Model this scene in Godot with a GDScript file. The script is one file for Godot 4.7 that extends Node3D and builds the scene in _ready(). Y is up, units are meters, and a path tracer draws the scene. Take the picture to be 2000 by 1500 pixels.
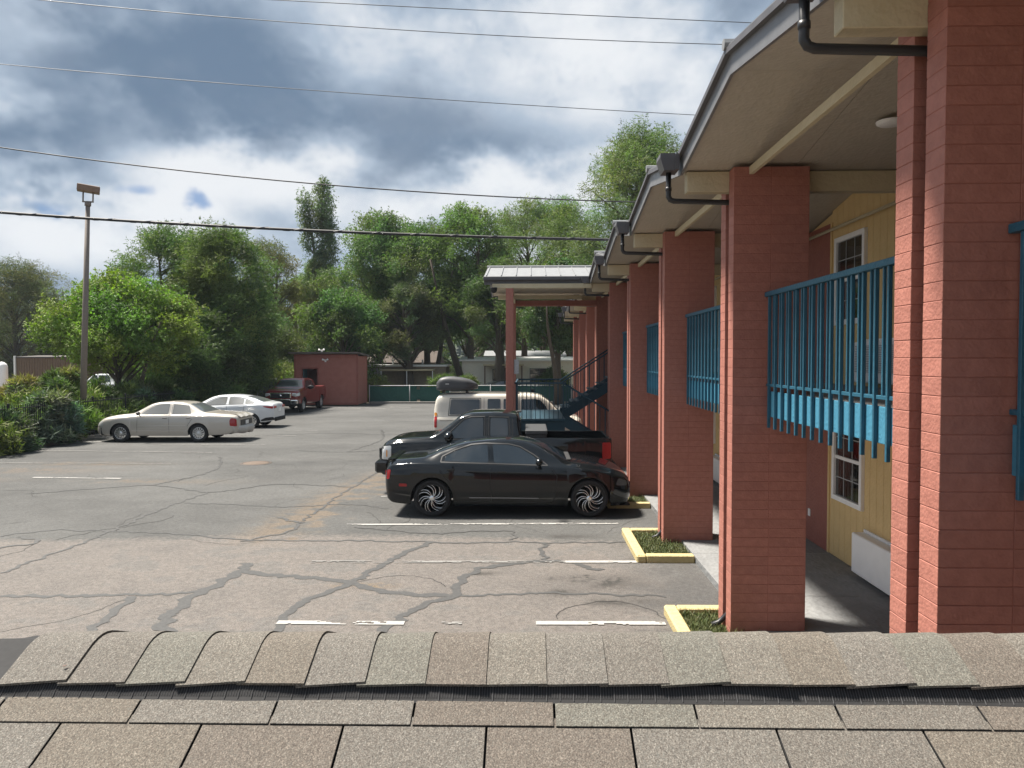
extends Node3D
# A motel parking lot seen over a shingled ridge. Units are metres, -Z runs away from the camera along the motel.

var M := {}
var used := {}
var root_of := {}

# ---------------------------------------------------------------- materials
func lin(r: float, g: float, b: float) -> Color:
	return Color(r, g, b).linear_to_srgb()

func mat(c: Color, rough := 0.8, metal := 0.0) -> StandardMaterial3D:
	var m := StandardMaterial3D.new()
	m.albedo_color = c
	m.roughness = rough
	m.metallic = metal
	return m

func noise_tex(freq: float, size: int, sd: int, normal := false, strength := 4.0, lo := Color.BLACK, hi := Color.WHITE, kind := FastNoiseLite.TYPE_SIMPLEX_SMOOTH, oct := 4) -> NoiseTexture2D:
	var n := FastNoiseLite.new()
	n.noise_type = kind
	n.frequency = freq
	n.seed = sd
	n.fractal_octaves = oct
	var t := NoiseTexture2D.new()
	t.width = size
	t.height = size
	t.seamless = true
	t.noise = n
	if normal:
		t.as_normal_map = true
		t.bump_strength = strength
	else:
		var g := Gradient.new()
		g.set_color(0, lo)
		g.set_color(1, hi)
		t.color_ramp = g
	return t

# mottled colour and a fine bump, both mapped by world position
func worn(a: Color, b: Color, rough: float, reps: float, freq: float, bump := 0.0, sd := 1, size := 256) -> StandardMaterial3D:
	var m := mat(Color.WHITE, rough)
	m.albedo_texture = noise_tex(freq, size, sd, false, 0.0, a, b)
	m.uv1_triplanar = true
	m.uv1_world_triplanar = true
	m.uv1_scale = Vector3.ONE * reps
	if bump > 0.0:
		m.normal_enabled = true
		m.normal_texture = noise_tex(freq * 4.0, size, sd + 7, true, bump)
		m.normal_scale = 0.6
	return m

# ---------------------------------------------------------------- mesh helpers
func mb(smooth := false) -> SurfaceTool:
	var st := SurfaceTool.new()
	st.begin(Mesh.PRIMITIVE_TRIANGLES)
	st.set_smooth_group(0 if smooth else -1)
	return st

func tri(st: SurfaceTool, a: Vector3, b: Vector3, c: Vector3) -> void:
	st.add_vertex(a)
	st.add_vertex(b)
	st.add_vertex(c)

func quad(st: SurfaceTool, a: Vector3, b: Vector3, c: Vector3, d: Vector3) -> void:
	tri(st, a, b, c)
	tri(st, a, c, d)

func box(st: SurfaceTool, lo: Vector3, hi: Vector3, xf := Transform3D.IDENTITY) -> void:
	var p := []
	for i in 8:
		p.append(xf * Vector3(hi.x if i & 1 else lo.x, hi.y if i & 2 else lo.y, hi.z if i & 4 else lo.z))
	quad(st, p[0], p[1], p[3], p[2])
	quad(st, p[5], p[4], p[6], p[7])
	quad(st, p[4], p[0], p[2], p[6])
	quad(st, p[1], p[5], p[7], p[3])
	quad(st, p[2], p[3], p[7], p[6])
	quad(st, p[4], p[5], p[1], p[0])

# box with chamfered edges
func cbox(st: SurfaceTool, lo: Vector3, hi: Vector3, ch: float, xf := Transform3D.IDENTITY) -> void:
	var c := (lo + hi) * 0.5
	var h := (hi - lo) * 0.5
	var v := {}
	for sx in [-1, 1]:
		for sy in [-1, 1]:
			for sz in [-1, 1]:
				var s := Vector3(sx, sy, sz)
				for ax in 3:
					var e := h - Vector3.ONE * ch
					e[ax] = h[ax]
					v[[sx, sy, sz, ax]] = xf * (c + s * e)
	for ax in 3:
		var u := (ax + 1) % 3
		var w := (ax + 2) % 3
		for s in [-1, 1]:
			var q := []
			for k in [[-1, -1], [1, -1], [1, 1], [-1, 1]]:
				var key := [0, 0, 0, ax]
				key[ax] = s
				key[u] = k[0]
				key[w] = k[1]
				q.append(v[key])
			if s > 0:
				quad(st, q[3], q[2], q[1], q[0])
			else:
				quad(st, q[0], q[1], q[2], q[3])
		# edges that run along this axis, between faces u and w
		for su in [-1, 1]:
			for sw in [-1, 1]:
				var k1 := [0, 0, 0, u]
				var k2 := [0, 0, 0, w]
				k1[u] = su; k1[w] = sw; k2[u] = su; k2[w] = sw
				k1[ax] = -1; k2[ax] = -1
				var a: Vector3 = v[k1]
				var b: Vector3 = v[k2]
				k1[ax] = 1; k2[ax] = 1
				var cc: Vector3 = v[k2]
				var d: Vector3 = v[k1]
				if su * sw > 0:
					quad(st, d, cc, b, a)
				else:
					quad(st, a, b, cc, d)
	for sx in [-1, 1]:
		for sy in [-1, 1]:
			for sz in [-1, 1]:
				var a: Vector3 = v[[sx, sy, sz, 0]]
				var b: Vector3 = v[[sx, sy, sz, 1]]
				var cc: Vector3 = v[[sx, sy, sz, 2]]
				if sx * sy * sz > 0:
					tri(st, cc, b, a)
				else:
					tri(st, a, b, cc)

func tube(st: SurfaceTool, pts: Array, rad, sides := 8, caps := true) -> void:
	var rings := []
	var up := Vector3.UP
	for i in pts.size():
		var d: Vector3
		if i == 0:
			d = pts[1] - pts[0]
		elif i == pts.size() - 1:
			d = pts[i] - pts[i - 1]
		else:
			d = (pts[i + 1] - pts[i]).normalized() + (pts[i] - pts[i - 1]).normalized()
		d = d.normalized()
		if absf(d.dot(up)) > 0.93:
			up = Vector3.RIGHT if absf(d.x) < 0.9 else Vector3.FORWARD
		var a := d.cross(up).normalized()
		var b := a.cross(d).normalized()
		up = b
		var r: float = rad[i] if rad is Array else rad
		var ring := []
		for k in sides:
			var t := TAU * k / sides
			ring.append(pts[i] + (a * cos(t) + b * sin(t)) * r)
		rings.append(ring)
	for i in rings.size() - 1:
		for k in sides:
			var n := (k + 1) % sides
			quad(st, rings[i][k], rings[i][n], rings[i + 1][n], rings[i + 1][k])
	if caps:
		for k in range(1, sides - 1):
			tri(st, rings[0][0], rings[0][k + 1], rings[0][k])
			tri(st, rings[-1][0], rings[-1][k], rings[-1][k + 1])

# profile of (radius, along) turned about the local z axis
func lathe(st: SurfaceTool, prof: Array, segs: int, xf := Transform3D.IDENTITY) -> void:
	for i in prof.size() - 1:
		for k in segs:
			var t0 := TAU * k / segs
			var t1 := TAU * (k + 1) / segs
			var a: Vector2 = prof[i]
			var b: Vector2 = prof[i + 1]
			var p0 := xf * Vector3(a.x * cos(t0), a.x * sin(t0), a.y)
			var p1 := xf * Vector3(a.x * cos(t1), a.x * sin(t1), a.y)
			var p2 := xf * Vector3(b.x * cos(t1), b.x * sin(t1), b.y)
			var p3 := xf * Vector3(b.x * cos(t0), b.x * sin(t0), b.y)
			if a.x < 1e-5:
				tri(st, p0, p2, p3)
			elif b.x < 1e-5:
				tri(st, p0, p1, p2)
			else:
				quad(st, p0, p1, p2, p3)

# polygon in the local xy plane pushed from z0 to z1
func prism(st: SurfaceTool, poly: Array, z0: float, z1: float, xf := Transform3D.IDENTITY) -> void:
	var pp := PackedVector2Array(poly)
	var idx := Geometry2D.triangulate_polygon(pp)
	for i in range(0, idx.size(), 3):
		var a := pp[idx[i]]
		var b := pp[idx[i + 1]]
		var c := pp[idx[i + 2]]
		tri(st, xf * Vector3(a.x, a.y, z1), xf * Vector3(c.x, c.y, z1), xf * Vector3(b.x, b.y, z1))
		tri(st, xf * Vector3(a.x, a.y, z0), xf * Vector3(b.x, b.y, z0), xf * Vector3(c.x, c.y, z0))
	for i in pp.size():
		var a := pp[i]
		var b := pp[(i + 1) % pp.size()]
		quad(st, xf * Vector3(a.x, a.y, z0), xf * Vector3(b.x, b.y, z0), xf * Vector3(b.x, b.y, z1), xf * Vector3(a.x, a.y, z1))

func done(st: SurfaceTool) -> ArrayMesh:
	st.generate_normals()
	return st.commit()

# ---------------------------------------------------------------- scene helpers
func numbered(called: String) -> String:
	if not used.has(called):
		used[called] = 0
		return called
	used[called] += 1
	return "%s_%03d" % [called, used[called]]

func tag(o: Node3D, label: String, category: String, group := "", kind := "") -> void:
	if label: o.set_meta("label", label)
	if category: o.set_meta("category", category)
	if group: o.set_meta("group", group)
	if kind: o.set_meta("kind", kind)

func thing(called: String, label: String, category: String, at := Vector3.ZERO, turn := 0.0, group := "") -> Node3D:
	var o := Node3D.new()
	o.name = numbered(called)
	add_child(o)
	o.position = at
	o.rotation.y = turn
	tag(o, label, category, group)
	return o

func part(called: String, mesh: Mesh, m: Material, parent: Node3D, at := Vector3.ZERO) -> MeshInstance3D:
	var o := MeshInstance3D.new()
	o.name = numbered(called) if parent == self else called
	o.mesh = mesh
	if m:
		o.material_override = m
	parent.add_child(o, true)
	o.position = at
	return o

# a part that only groups sub-parts
func holder(called: String, parent: Node3D, at := Vector3.ZERO) -> Node3D:
	var o := Node3D.new()
	o.name = called
	parent.add_child(o, true)
	o.position = at
	return o

# one box as a part, given in the coordinates of off + parent
func bpart(called: String, lo: Vector3, hi: Vector3, m: Material, parent: Node3D, off := Vector3.ZERO, ch := 0.0) -> MeshInstance3D:
	var st := mb()
	var c := (lo + hi) * 0.5
	if ch > 0.0:
		cbox(st, lo - c, hi - c, ch)
	else:
		box(st, lo - c, hi - c)
	return part(called, done(st), m, parent, c - off)

func copies(called: String, mesh: Mesh, m: Material, xfs: Array, cols: Array, parent: Node3D, at := Vector3.ZERO) -> MultiMeshInstance3D:
	var mm := MultiMesh.new()
	mm.transform_format = MultiMesh.TRANSFORM_3D
	mm.use_colors = cols.size() > 0
	mm.mesh = mesh
	mm.instance_count = xfs.size()
	for i in xfs.size():
		mm.set_instance_transform(i, xfs[i])
		if cols.size() > 0:
			mm.set_instance_color(i, cols[i])
	var o := MultiMeshInstance3D.new()
	o.name = numbered(called) if parent == self else called
	o.multimesh = mm
	if m:
		o.material_override = m
	parent.add_child(o, true)
	o.position = at
	return o

func pw(tab: Array, x: float) -> float:
	# monotone cubic through [x, y] pairs
	var n := tab.size()
	if x <= tab[0][0]: return tab[0][1]
	if x >= tab[n - 1][0]: return tab[n - 1][1]
	var i := 0
	while x > tab[i + 1][0]: i += 1
	var h: float = tab[i + 1][0] - tab[i][0]
	var d: float = (tab[i + 1][1] - tab[i][1]) / h
	var m0 := d
	var m1 := d
	if i > 0:
		var dp: float = (tab[i][1] - tab[i - 1][1]) / (tab[i][0] - tab[i - 1][0])
		m0 = 0.0 if dp * d <= 0.0 else 2.0 * dp * d / (dp + d)
	if i < n - 2:
		var dn: float = (tab[i + 2][1] - tab[i + 1][1]) / (tab[i + 2][0] - tab[i + 1][0])
		m1 = 0.0 if dn * d <= 0.0 else 2.0 * dn * d / (dn + d)
	var t: float = (x - tab[i][0]) / h
	var t2 := t * t
	var t3 := t2 * t
	return tab[i][1] * (2 * t3 - 3 * t2 + 1) + h * m0 * (t3 - 2 * t2 + t) + tab[i + 1][1] * (3 * t2 - 2 * t3) + h * m1 * (t3 - t2)

# ---------------------------------------------------------------- sky: air and clouds over the whole dome
func make_sky() -> Sky:
	var w := 2048
	var h := 1024
	var n1 := FastNoiseLite.new()
	n1.seed = 11; n1.frequency = 0.55; n1.fractal_octaves = 6; n1.fractal_gain = 0.52
	n1.domain_warp_enabled = true; n1.domain_warp_amplitude = 0.7; n1.domain_warp_frequency = 0.7
	var n2 := FastNoiseLite.new()
	n2.seed = 23; n2.frequency = 2.6; n2.fractal_octaves = 5; n2.fractal_gain = 0.55
	var n3 := FastNoiseLite.new()
	n3.seed = 5; n3.frequency = 5.5; n3.fractal_octaves = 6; n3.fractal_gain = 0.58
	var data := PackedByteArray()
	data.resize(w * h * 3)
	# cloud banks by bearing and elevation in degrees: [bearing, elevation, half width, half height, thickness]
	var banks := [
		[-22.9, 20.7, 7.1, 3.5, 0.50], [-32.2, 13.9, 4.3, 3.6, 0.55], [-17.8, 16.8, 12.1, 2.2, 0.35], [-3.2, 15.1, 7.2, 2.1, 0.42], [-21.6, 12.4, 5.9, 2.3, -0.52], [-31.0, 7.5, 4.2, 1.6, -0.60], [-25.1, 8.9, 4.7, 2.1, -0.45],
		[-10.7, 11.1, 5.5, 1.9, -0.18], [-1.3, 11.7, 4.6, 1.5, -0.30], [4.5, 22.1, 11.4, 5.0, -0.30], [-10.3, 22.8, 4.4, 2.6, -0.12], [-23.5, 17.6, 1.9, 0.9, -0.25], [-33.0, 4.5, 3.8, 0.7, 0.30], [-33.0, 20.0, 2.2, 1.9, -0.10], [-27.6, 18.6, 3.0, 1.7, 0.20]]
	var holes := [[-24.5, 10.9, 1.5, 0.55], [-28.6, 10.9, 1.2, 0.4], [-31.9, 9.5, 1.7, 0.5], [-33.8, 9.6, 1.1, 0.4]]
	for j in h:
		var th := PI * (j + 0.5) / h
		var y := cos(th)
		var s := sin(th)
		for i in w:
			var ph := wrapf(TAU * (i + 0.5) / w, -PI, PI)
			var c: Color
			if y < -0.06:
				c = Color(0.16, 0.15, 0.13)
			else:
				var d := Vector3(sin(ph) * s, y, -cos(ph) * s)
				var yy := maxf(y, 0.0)
				var k := 1.0 / (yy + 0.22)
				var a := n1.get_noise_3d(d.x * k, d.z * k, 3.0)
				var b := n2.get_noise_3d(d.x * 1.6, d.y * 3.2, d.z * 1.6)
				var az := rad_to_deg(ph)
				var el := rad_to_deg(asin(clampf(y, -1.0, 1.0)))
				var bias := 0.0
				var hole := 0.0
				var f3 := 0.0
				if el < 40.0 and absf(az) < 70.0:
					f3 = n3.get_noise_3d(d.x, d.y * 1.7, d.z)
					var wa := az + b * 3.2 + f3 * 2.0
					var we := el + a * 1.6 + f3 * 1.4
					for q in banks:
						var u: float = (wa - q[0]) / q[2]
						var v: float = (we - q[1]) / q[3]
						var r := u * u + v * v
						if r < 5.0:
							bias += q[4] * exp(-r)
					for q in holes:
						var u: float = (wa - q[0]) / q[2]
						var v: float = (we - q[1]) / q[3]
						hole = maxf(hole, 1.0 - (u * u + v * v) * 0.8 + f3 * 3.4)
				else:
					f3 = n3.get_noise_3d(d.x, d.y * 1.7, d.z)
					hole = (-0.42 - a) * 4.0
				var t := clampf(0.48 + a * 0.55 + b * 0.30 + f3 * 0.42 + bias, 0.0, 1.0)
				var edge := clampf(b * 0.9 + f3 * 0.9, -0.3, 0.45)
				var bright := Color(0.86, 0.885, 0.92)
				var mid := Color(0.44, 0.53, 0.645)
				var dark := Color(0.165, 0.238, 0.345)
				t = t * t * (3.0 - 2.0 * t)
				if t < 0.5:
					c = bright.lerp(mid, t * 2.0)
				else:
					c = mid.lerp(dark, t * 2.0 - 1.0)
				c = c.lerp(bright, clampf(edge * 0.35, 0.0, 0.2) * (1.0 - t * 0.6))
				var blue := Color(0.15, 0.31, 0.60)
				c = c.lerp(blue, clampf(hole * 0.8, 0.0, 0.78))
				var hz := exp(-yy * 26.0)
				c = c.lerp(Color(0.62, 0.69, 0.76), hz * 0.5)
			c = c.linear_to_srgb()
			var o := (j * w + i) * 3
			data[o] = int(clampf(c.r * 255.0, 0, 255))
			data[o + 1] = int(clampf(c.g * 255.0, 0, 255))
			data[o + 2] = int(clampf(c.b * 255.0, 0, 255))
	var img := Image.create_from_data(w, h, false, Image.FORMAT_RGB8, data)
	var pm := PanoramaSkyMaterial.new()
	pm.panorama = ImageTexture.create_from_image(img)
	pm.energy_multiplier = SKY_ENERGY
	var sk := Sky.new()
	sk.sky_material = pm
	return sk

const EXPOSURE := 2.4
const SKY_ENERGY := 0.417

func setup_view() -> void:
	var cam := Camera3D.new()
	cam.name = "camera"
	add_child(cam)
	cam.position = Vector3(0, 3.08, 0)
	cam.rotation_order = EULER_ORDER_YXZ
	cam.rotation_degrees = Vector3(-1.91, 1.26, -0.1)
	cam.fov = 53.13
	cam.near = 0.05
	cam.far = 3000.0
	cam.current = true
	var env := Environment.new()
	env.background_mode = Environment.BG_SKY
	env.sky = make_sky()
	env.ambient_light_source = Environment.AMBIENT_SOURCE_SKY
	env.tonemap_mode = Environment.TONE_MAPPER_LINEAR
	env.tonemap_exposure = EXPOSURE
	env.sdfgi_enabled = true
	env.ssao_enabled = true
	env.ssil_enabled = true
	env.fog_enabled = true
	env.fog_density = 0.00025
	env.fog_light_color = Color(0.74, 0.80, 0.86)
	var we := WorldEnvironment.new()
	we.name = "world_environment"
	we.environment = env
	add_child(we)
	var sun := DirectionalLight3D.new()
	sun.name = "sun"
	add_child(sun)
	sun.look_at_from_position(Vector3(-0.385, 0.90, -0.19) * 50.0, Vector3.ZERO)
	sun.light_energy = 1.6
	sun.light_color = Color(1.0, 0.97, 0.925)
	sun.light_angular_distance = 9.0
	sun.shadow_enabled = true

# ---------------------------------------------------------------- shared materials
func make_materials() -> void:
	# painted masonry
	for i in 3:
		var k: float = [1.0, 0.955, 1.04][i]
		var m := worn(lin(0.320 * k, 0.124 * k, 0.093 * k), lin(0.400 * k, 0.162 * k, 0.122 * k), 0.62, 1.7, 0.02, 6.0, 3 + i)
		m.normal_texture = noise_tex(0.07, 256, 40 + i, true, 5.0)
		m.normal_scale = 0.22
		M["block%d" % i] = m
	M.mortar = worn(lin(0.30, 0.108, 0.080), lin(0.35, 0.130, 0.096), 0.75, 1.5, 0.02, 3.0, 9)
	M.redwall = worn(lin(0.28, 0.098, 0.073), lin(0.32, 0.116, 0.086), 0.7, 0.8, 0.02, 3.0, 12)
	M.yellow = worn(lin(0.62, 0.445, 0.205), lin(0.67, 0.485, 0.23), 0.7, 0.9, 0.015, 2.0, 15)
	M.cream = worn(lin(0.50, 0.43, 0.28), lin(0.55, 0.475, 0.32), 0.65, 0.9, 0.015, 2.0, 17)
	M.soffit = worn(lin(0.42, 0.375, 0.305), lin(0.47, 0.42, 0.345), 0.8, 0.7, 0.02, 2.0, 19)
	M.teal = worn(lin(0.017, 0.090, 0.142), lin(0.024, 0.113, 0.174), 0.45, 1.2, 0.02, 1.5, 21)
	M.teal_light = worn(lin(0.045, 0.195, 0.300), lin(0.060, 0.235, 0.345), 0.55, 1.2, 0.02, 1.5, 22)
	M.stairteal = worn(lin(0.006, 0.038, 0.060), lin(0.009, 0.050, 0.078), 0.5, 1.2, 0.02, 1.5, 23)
	M.roofmetal = worn(lin(0.17, 0.17, 0.175), lin(0.23, 0.23, 0.235), 0.42, 0.5, 0.02, 0.0, 24)
	M.roofmetal.metallic = 0.35
	M.roofpale = worn(lin(0.19, 0.195, 0.20), lin(0.25, 0.255, 0.26), 0.45, 0.6, 0.03, 0.0, 25)
	M.fascia = worn(lin(0.075, 0.073, 0.078), lin(0.105, 0.102, 0.108), 0.45, 0.6, 0.02, 0.0, 26)
	M.gutter = mat(lin(0.018, 0.018, 0.02), 0.4)
	M.white = worn(lin(0.80, 0.80, 0.79), lin(0.85, 0.85, 0.84), 0.5, 0.8, 0.02, 0.0, 27)
	M.concrete = worn(lin(0.165, 0.168, 0.168), lin(0.215, 0.217, 0.216), 0.8, 0.35, 0.03, 2.0, 28)
	M.kerb = worn(lin(0.44, 0.35, 0.155), lin(0.52, 0.43, 0.225), 0.75, 1.0, 0.04, 4.0, 29)
	M.kerbconcrete = worn(lin(0.17, 0.16, 0.145), lin(0.24, 0.225, 0.205), 0.85, 0.8, 0.03, 3.0, 30)
	M.soil = worn(lin(0.05, 0.045, 0.025), lin(0.09, 0.075, 0.04), 0.95, 2.0, 0.05, 4.0, 31)
	M.curtain = worn(lin(0.13, 0.125, 0.115), lin(0.18, 0.172, 0.16), 0.9, 3.0, 0.03, 0.0, 130)
	var g := mat(lin(0.012, 0.016, 0.018), 0.04)
	g.albedo_color.a = 0.55
	g.transparency = BaseMaterial3D.TRANSPARENCY_ALPHA
	g.metallic_specular = 0.7
	M.pane = g
	M.steel = mat(lin(0.45, 0.45, 0.45), 0.4, 0.8)
	M.darksteel = mat(lin(0.05, 0.05, 0.055), 0.5, 0.4)
	M.galv = worn(lin(0.34, 0.35, 0.36), lin(0.46, 0.47, 0.48), 0.5, 1.0, 0.05, 0.0, 32)
	M.black = mat(lin(0.012, 0.012, 0.013), 0.6)
	M.blackplastic = worn(lin(0.012, 0.012, 0.013), lin(0.022, 0.022, 0.023), 0.85, 3.0, 0.05, 0.0, 33)
	M.bark = worn(lin(0.06, 0.048, 0.036), lin(0.13, 0.105, 0.08), 0.95, 0.9, 0.06, 8.0, 34)
	M.barkpale = worn(lin(0.16, 0.14, 0.11), lin(0.26, 0.23, 0.19), 0.95, 0.9, 0.06, 6.0, 35)
	M.dirt = worn(lin(0.09, 0.075, 0.048), lin(0.14, 0.115, 0.078), 0.95, 0.06, 0.03, 2.0, 36)

# ---------------------------------------------------------------- the parking lot
func speckle(w: int, tones: Array, weights: Array, sd: int) -> ImageTexture:
	var rng := RandomNumberGenerator.new()
	rng.seed = sd
	var data := PackedByteArray()
	data.resize(w * w * 3)
	var table := []
	for i in tones.size():
		for k in weights[i]:
			table.append(tones[i].linear_to_srgb())
	for i in w * w:
		var c: Color = table[rng.randi() % table.size()]
		var v := rng.randf_range(0.88, 1.1)
		data[i * 3] = int(clampf(c.r * v * 255.0, 0, 255))
		data[i * 3 + 1] = int(clampf(c.g * v * 255.0, 0, 255))
		data[i * 3 + 2] = int(clampf(c.b * v * 255.0, 0, 255))
	var img := Image.create_from_data(w, w, false, Image.FORMAT_RGB8, data)
	return ImageTexture.create_from_image(img)

const LOT_X0 := -17.2
const LOT_X1 := 2.55
const LOT_Z0 := -53.0
const LOT_Z1 := 3.0

func lot_texture() -> ImageTexture:
	var w := 1024
	var h := 2048
	var n1 := FastNoiseLite.new()
	n1.seed = 71; n1.frequency = 0.16; n1.fractal_octaves = 4
	var n2 := FastNoiseLite.new()
	n2.seed = 72; n2.frequency = 1.1; n2.fractal_octaves = 4
	var n3 := FastNoiseLite.new()
	n3.seed = 73; n3.frequency = 9.0; n3.fractal_octaves = 2
	# spilled-oil and dirt marks: x, z, half sizes, tone r g b, strength
	var spots := [
		[1.0, -10.5, 0.55, 0.30, 0.035, 0.033, 0.03, 0.9], [0.4, -10.0, 0.25, 0.15, 0.04, 0.038, 0.034, 0.8], [1.3, -9.6, 0.4, 0.2, 0.045, 0.042, 0.038, 0.7], [-0.6, -10.9, 0.18, 0.1, 0.05, 0.046, 0.04, 0.7],
		[0.9, -13.2, 0.6, 0.2, 0.05, 0.048, 0.045, 0.6], [-2.2, -10.25, 0.34, 0.12, 0.15, 0.11, 0.066, 0.9], [-12.5, -22.2, 1.6, 0.4, 0.145, 0.105, 0.066, 0.4], [-13.5, -20.8, 1.8, 0.5, 0.14, 0.10, 0.066, 0.4],
		[-9.0, -19.0, 1.6, 0.35, 0.13, 0.10, 0.07, 0.4], [-14.5, -19.2, 1.2, 0.4, 0.14, 0.10, 0.066, 0.4], [1.4, -16.0, 0.9, 1.2, 0.05, 0.05, 0.048, 0.5], [1.6, -21.0, 1.0, 3.0, 0.06, 0.058, 0.055, 0.4], [-12.2, -37.0, 2.5, 0.5, 0.08, 0.078, 0.075, 0.5]]
	var data := PackedByteArray()
	data.resize(w * h * 3)
	for j in h:
		var z := LOT_Z0 + (LOT_Z1 - LOT_Z0) * (j + 0.5) / h
		for i in w:
			var x := LOT_X0 + (LOT_X1 - LOT_X0) * (i + 0.5) / w
			var a := n1.get_noise_2d(x * 1.0, z * 1.6)
			var b := n2.get_noise_2d(x, z * 1.2)
			var c := n3.get_noise_2d(x, z)
			# the far lot is an even grey, the near strip an older coat that shows its pinkish stone
			var seam := -13.15 + b * 0.14 + 0.25 * sin(x * 0.5)
			var near := clampf((z - seam) * 3.0 + c * 0.5, 0.0, 1.0)
			var r := 0.085
			var gg := 0.086
			var bb := 0.084
			var f := 1.0 + a * 0.34 + b * 0.16
			r *= f; gg *= f; bb *= f
			var pr := 0.150 * (1.0 + a * 0.22 + b * 0.16)
			var pg := 0.136 * (1.0 + a * 0.20 + b * 0.15)
			var pb := 0.125 * (1.0 + a * 0.18 + b * 0.14)
			# grey worn patch between the planters
			var east := clampf((x - 1.15 - b * 0.5) * 1.3, 0.0, 1.0) * 0.75
			pr = lerpf(pr, 0.068, east); pg = lerpf(pg, 0.069, east); pb = lerpf(pb, 0.069, east)
			var grey := clampf((b + a * 0.8 - 0.12) * 2.2, 0.0, 0.55)
			pr = lerpf(pr, 0.108, grey); pg = lerpf(pg, 0.107, grey); pb = lerpf(pb, 0.104, grey)
			r = lerpf(r, pr, near); gg = lerpf(gg, pg, near); bb = lerpf(bb, pb, near)
			# the orange wash of silt that runs down the drive
			var lx := -4.2 - 0.35 * sin(z * 0.35) + b * 0.9
			var silt := exp(-pow((x - lx) / (0.42 + 0.25 * a), 2.0)) * clampf((z + 22.5) * 0.3, 0.0, 1.0) * clampf((-12.3 - z) * 1.2, 0.0, 1.0)
			silt = clampf(silt * (0.6 + b * 1.5), 0.0, 0.6)
			r = lerpf(r, 0.165, silt); gg = lerpf(gg, 0.122, silt); bb = lerpf(bb, 0.080, silt)
			for s in spots:
				var u: float = (x - s[0]) / s[2] + b * 0.9
				var v: float = (z - s[1]) / s[3] + c * 0.7
				var q := u * u + v * v
				if q < 4.0:
					var k: float = clampf(exp(-q) * s[7] * (1.0 + b * 1.6 + c), 0.0, 1.0)
					r = lerpf(r, s[4], k); gg = lerpf(gg, s[5], k); bb = lerpf(bb, s[6], k)
			var gr := 1.0 + c * 0.22
			var col := Color(r * gr, gg * gr, bb * gr).linear_to_srgb()
			var o := (j * w + i) * 3
			data[o] = int(clampf(col.r * 255.0, 0, 255))
			data[o + 1] = int(clampf(col.g * 255.0, 0, 255))
			data[o + 2] = int(clampf(col.b * 255.0, 0, 255))
	return ImageTexture.create_from_image(Image.create_from_data(w, h, false, Image.FORMAT_RGB8, data))

# a flat ribbon along points (x, z), its width wandering a little
func ribbon(st: SurfaceTool, pts: Array, width: float, y: float, sd: int, wander := 0.0) -> void:
	var cv := Curve2D.new()
	for i in pts.size():
		var t := Vector2.ZERO
		if i > 0 and i < pts.size() - 1:
			t = (pts[i + 1] - pts[i - 1]) * 0.16
		cv.add_point(pts[i], -t, t)
	cv.bake_interval = 0.07
	var bp := cv.get_baked_points()
	var n := FastNoiseLite.new()
	n.seed = sd
	n.frequency = 0.9
	var prev := []
	for i in bp.size():
		var d := (bp[mini(i + 1, bp.size() - 1)] - bp[maxi(i - 1, 0)]).normalized()
		var s := Vector2(-d.y, d.x)
		var p := bp[i] + s * n.get_noise_1d(i * 0.16) * wander
		var hw := width * 0.5 * (0.84 + 0.34 * n.get_noise_1d(500.0 + i * 0.33) + 0.24 * n.get_noise_1d(900.0 + i * 1.3))
		var a := p + s * hw
		var b := p - s * hw
		var cur := [Vector3(a.x, y, a.y), Vector3(b.x, y, b.y)]
		if prev:
			quad(st, prev[0], prev[1], cur[1], cur[0])
		prev = cur

# worn paint: little flakes kept or lost by noise
func painted_line(st: SurfaceTool, x0: float, x1: float, z0: float, z1: float, width: float, y: float, keep: float, sd: int) -> void:
	var n := FastNoiseLite.new()
	n.seed = sd; n.frequency = 0.8; n.fractal_octaves = 3
	var step := 0.035
	var cnt := int(absf(x1 - x0) / step)
	var rows := 5
	for i in cnt:
		var xa := lerpf(x0, x1, float(i) / cnt)
		var xb := lerpf(x0, x1, float(i + 1) / cnt)
		var za := lerpf(z0, z1, float(i) / cnt)
		for r in rows:
			var v := n.get_noise_2d(xa * 1.1, r * 0.16) + 0.55 * n.get_noise_2d(xa * 9.0, r * 2.2 + 40.0)
			if v < keep:
				var a := za + (float(r) / rows - 0.5) * width
				var b := za + (float(r + 1) / rows - 0.5) * width
				quad(st, Vector3(xa, y, a), Vector3(xb, y, a), Vector3(xb, y, b), Vector3(xa, y, b))

func flat(called: String, x0: float, x1: float, z0: float, z1: float, y: float, m: Material, parent: Node3D = self) -> MeshInstance3D:
	var st := mb()
	var k := [[x0, z0, 0, 0], [x1, z0, 1, 0], [x1, z1, 1, 1], [x0, z1, 0, 1]]
	for i in [0, 1, 2, 0, 2, 3]:
		st.set_uv(Vector2(k[i][2], k[i][3]))
		st.set_uv2(Vector2(k[i][0], k[i][1]))
		st.add_vertex(Vector3(k[i][0], y, k[i][1]))
	return part(called, done(st), m, parent)

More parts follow.
